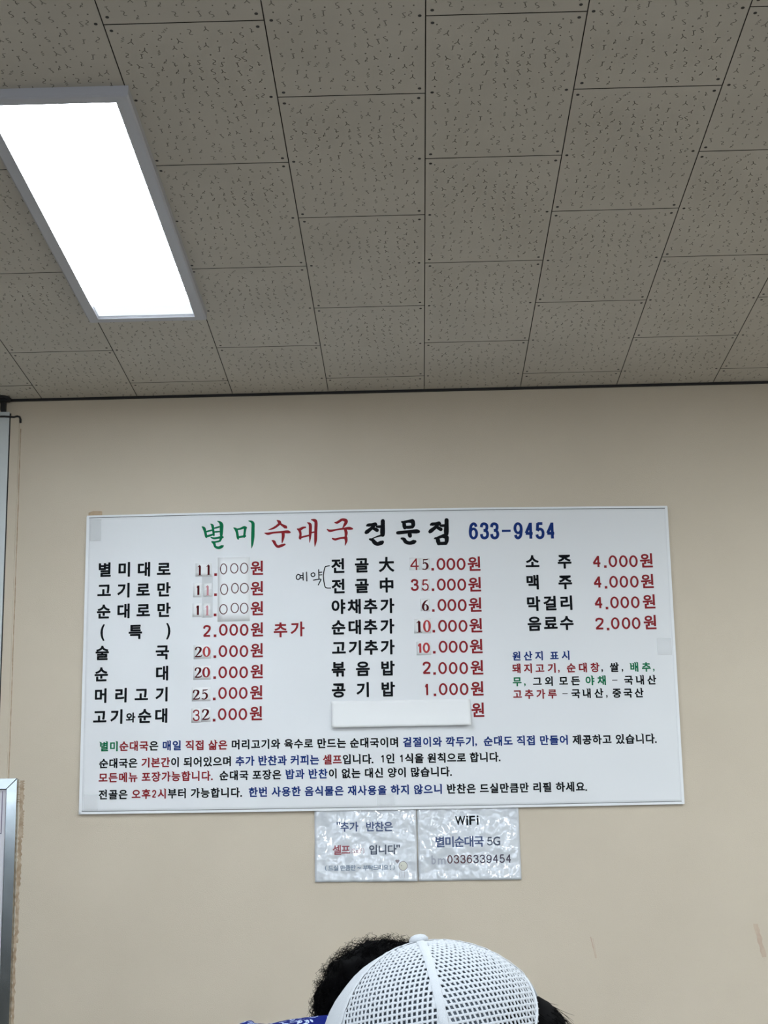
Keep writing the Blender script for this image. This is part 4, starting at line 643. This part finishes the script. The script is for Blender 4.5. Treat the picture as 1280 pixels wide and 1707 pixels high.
bb.add(vs, [(j * (n + 1) + i, j * (n + 1) + i + 1, (j + 1) * (n + 1) + i + 1, (j + 1) * (n + 1) + i) for j in range(3) for i in range(n)])
o = sub(bb, 'brim', M_cap, smooth=True); s = o.modifiers.new('thickness', 'SOLIDIFY'); s.thickness = .003
# hair: close shell under the cap and a smooth bunch coming out of the back opening
def strands(bb, roots, rs, length, curl, wd, seg=7, grav=0.0, freq=2.5):
    for p, nrm in roots:
        t1 = nrm.cross(Vector((rs.uniform(-1, 1), rs.uniform(-1, 1), rs.uniform(-1, 1)))).normalized(); t2 = nrm.cross(t1); L = length * rs.uniform(.5, 1.25); ph = rs.uniform(0, 6.28); cu = curl * rs.uniform(.5, 1.4); dr = t1 * rs.uniform(-.6, .6)
        pts = []
        for k in range(seg + 1):
            t = k / seg; a = ph + t * freq * 2 * PI * .5
            pts.append(p + (nrm + dr * t) * (L * t) + (t1 * math.cos(a) + t2 * math.sin(a)) * cu * t ** .7 + Vector((0, 0, -grav * t * t)))
        bb.tube(pts, [wd * (1 - .6 * k / seg) for k in range(seg + 1)], 3)
rs = random.Random(5)
HB = CC + rgt * .0655 + upp * .0185 - vd * .012
bb = MB(); bm = bmesh.new(); bmesh.ops.create_icosphere(bm, subdivisions=4, radius=1)
for v in bm.verts:
    d = v.co.normalized(); bump_ = .0012 * noise.noise(d * 9) + .0015 * noise.noise(Vector((d.x * 2, d.y * 2, d.z * 9)))
    v.co = HB + d * (.0402 + bump_)
bb.add([v.co.copy() for v in bm.verts], [tuple(v.index for v in f.verts) for f in bm.faces]); bm.free()
vs = []; bm = bmesh.new(); bmesh.ops.create_icosphere(bm, subdivisions=4, radius=.094)
bm.verts.ensure_lookup_table(); bb.add([CC + v.co for v in bm.verts], [tuple(v.index for v in f.verts) for f in bm.faces if (f.calc_center_median().dot(AX) > -.01 or f.calc_center_median().dot(TOV * math.cos(BACK) + SIDE * math.sin(BACK)) > .02)]); bm.free()
roots = []
for k in range(700):
    d = Vector((rs.gauss(0, 1), rs.gauss(0, 1), rs.gauss(0, 1))).normalized()
    if d.dot(rgt) > .1: roots.append((HB + d * .0395, (d * .35 + Vector((rgt.x * .6, 0, -.75))).normalized()))
strands(bb, roots, rs, .02, .0008, .00025, 6, .004, 1)
bb.build('hair', M_hair, person1, smooth=True)
def shirt_mesh(rings, n, m, name, parent, crumple, seed):
    """stack of superellipse rings: (cx, cy, z, half width, half depth, angle)"""
    bb = MB(); vs = []
    for (cx, cy, z, hw_, hd_, an) in rings:
        for k in range(n):
            a = k * 2 * PI / n; x = hw_ * math.copysign(abs(math.cos(a)) ** .75, math.cos(a)); y = hd_ * math.copysign(abs(math.sin(a)) ** .75, math.sin(a)); X = cx + x * math.cos(an) - y * math.sin(an); Y = cy + x * math.sin(an) + y * math.cos(an)
            nz = noise.noise(Vector((X * 22 + seed, Y * 22, z * 18))); vs.append((X + crumple * nz, Y + crumple * nz, z + crumple * .8 * noise.noise(Vector((X * 30, Y * 30 + seed, z * 9)))))
    bb.add(vs, [(j * n + k, j * n + (k + 1) % n, (j + 1) * n + (k + 1) % n, (j + 1) * n + k) for j in range(len(rings) - 1) for k in range(n)] + [tuple((len(rings) - 1) * n + k for k in range(n))])
    o = bb.build(name, m, parent, smooth=True); q = o.modifiers.new('sub', 'SUBSURF'); q.levels = 1; q.render_levels = 1
    return o
shirt_mesh([(.09, 1.49, .50, .20, .16, PI / 2), (.09, 1.49, .62, .19, .15, PI / 2), (.075, 1.49, .76, .215, .145, PI / 2), (.07, 1.49, .84, .215, .12, PI / 2), (.07, 1.49, .885, .18, .09, PI / 2), (.065, 1.49, .91, .09, .07, PI / 2)], 40, M_tee, 'shirt', person1, .006, 2)
stool(.12, 1.49, 'stool under the diner in the white mesh cap, below the picture')

# --- the diner with bushy black hair, back turned, shoulders hunched
HC = Vector((-.0555, 2.4666, 1.099))
person2 = empty('person', (-.0555, 2.33, 0), 'person with bushy curly black hair and blue printed shirt, behind the white cap', 'person')
figure((-.0555, 2.26), 0, (0, .21, 1.095), .06, person2, sz=1.03, arm=.22, nape=(.13, 1.045))
M_print = bpy.data.materials.new('blue_printed_cotton'); M_print.use_nodes = True; nt = M_print.node_tree; p = nt.nodes['Principled BSDF']; p.inputs['Roughness'].default_value = .9; p.inputs['Specular IOR Level'].default_value = .1
tc = nt.nodes.new('ShaderNodeTexCoord'); mp = nt.nodes.new('ShaderNodeMapping'); nt.links.new(tc.outputs['Object'], mp.inputs[0]); wv = nt.nodes.new('ShaderNodeTexNoise'); wv.inputs['Scale'].default_value = 42; wv.inputs['Detail'].default_value = 1; wv.inputs['Distortion'].default_value = 2.2
nt.links.new(mp.outputs[0], wv.inputs['Vector']); cr = nt.nodes.new('ShaderNodeValToRGB'); e = cr.color_ramp.elements; e[0].position = .53; e[0].color = lin(6, 21, 92); e[1].position = .56; e[1].color = lin(170, 185, 214); q = e.new(.62); q.color = lin(170, 185, 214); q = e.new(.64); q.color = lin(7, 23, 95); nt.links.new(wv.outputs['Fac'], cr.inputs[0]); nt.links.new(cr.outputs[0], p.inputs['Base Color'])
ys = 2.30
shirt_mesh([(-.055, 2.25, .50, .175, .15, 0), (-.055, 2.26, .58, .172, .145, 0), (-.055, 2.265, .66, .168, .14, 0), (-.055, 2.28, .76, .170, .138, 0), (-.055, 2.29, .86, .178, .135, 0), (-.055, ys, .96, .186, .118, 0), (-.055, ys + .005, 1.03, .190, .092, 0), (-.055, ys + .01, 1.072, .184, .066, 0), (-.055, ys + .015, 1.089, .170, .046, 0), (-.055, ys + .02, 1.0985, .140, .022, 0), (-.055, ys + .02, 1.1, .06, .008, 0)], 72, M_print, 'shirt', person2, .008, 5)
def sleeve(pts, rad, m, parent, seed, amp=.005):
    bb = MB(); P = smooth_path(pts, 5); Rr = [q[0] for q in smooth_path([(r, 0, 0) for r in rad], 5)]; bb.tube(P, Rr, 20)
    bb.v = [tuple(Vector(v) + Vector((noise.noise(Vector((v[0] * 26, v[1] * 26, v[2] * 20 + seed))), noise.noise(Vector((v[0] * 26 + 9, v[1] * 26, v[2] * 20 + seed))), noise.noise(Vector((v[0] * 26, v[1] * 26 + 9, v[2] * 20 + seed))))) * amp) for v in bb.v]
    o = bb.build('sleeve', m, parent, smooth=True); q = o.modifiers.new('sub', 'SUBSURF'); q.levels = 1; q.render_levels = 1
for s in (-1, 1):
    sleeve([(-.055 + s * .115, ys + .012, 1.062), (-.055 + s * .150, ys + .012, 1.050), (-.055 + s * .174, ys + .014, 1.034), (-.055 + s * .205, ys + .022, .94), (-.055 + s * .22, ys + .04, .83)], [.030, .047, .055, .058, .062], M_print, person2, 3 + s, .008)
    sleeve([(.07, 1.49 + s * .09, .872), (.07, 1.49 + s * .14, .862), (.068, 1.49 + s * .18, .835), (.06, 1.49 + s * .205, .76), (.035, 1.49 + s * .215, .66)], [.040, .056, .062, .060, .060], M_tee, person1, 8 + s)
bb = MB(); bm = bmesh.new(); bmesh.ops.create_icosphere(bm, subdivisions=5, radius=1)
keep = []
for v in bm.verts:
    d = v.co.normalized(); r = .0945 + .006 * noise.noise(d * 4) + .0035 * noise.noise(d * 11); v.co = HC + Vector((d.x * r * 1.02, d.y * r * 1.06, d.z * r))
bb.add([v.co.copy() for v in bm.verts], [tuple(v.index for v in f.verts) for f in bm.faces if not ((f.calc_center_median() - HC).y > .045 and (f.calc_center_median() - HC).z < .035)]); bm.free()
roots = []
for k in range(5200):
    d = Vector((rs.gauss(0, 1), rs.gauss(0, 1), rs.gauss(0, 1))).normalized()
    if d.y > .4 and d.z < .35 or d.z < -.8: continue
    roots.append((HC + d * .090, d))
strands(bb, roots, rs, .0145, .005, .00042, 8, 0, 3.2)
bb.build('hair', M_hair, person2, smooth=True)
stool(-.0555, 2.25, 'stool under the diner with bushy black hair, below the picture')
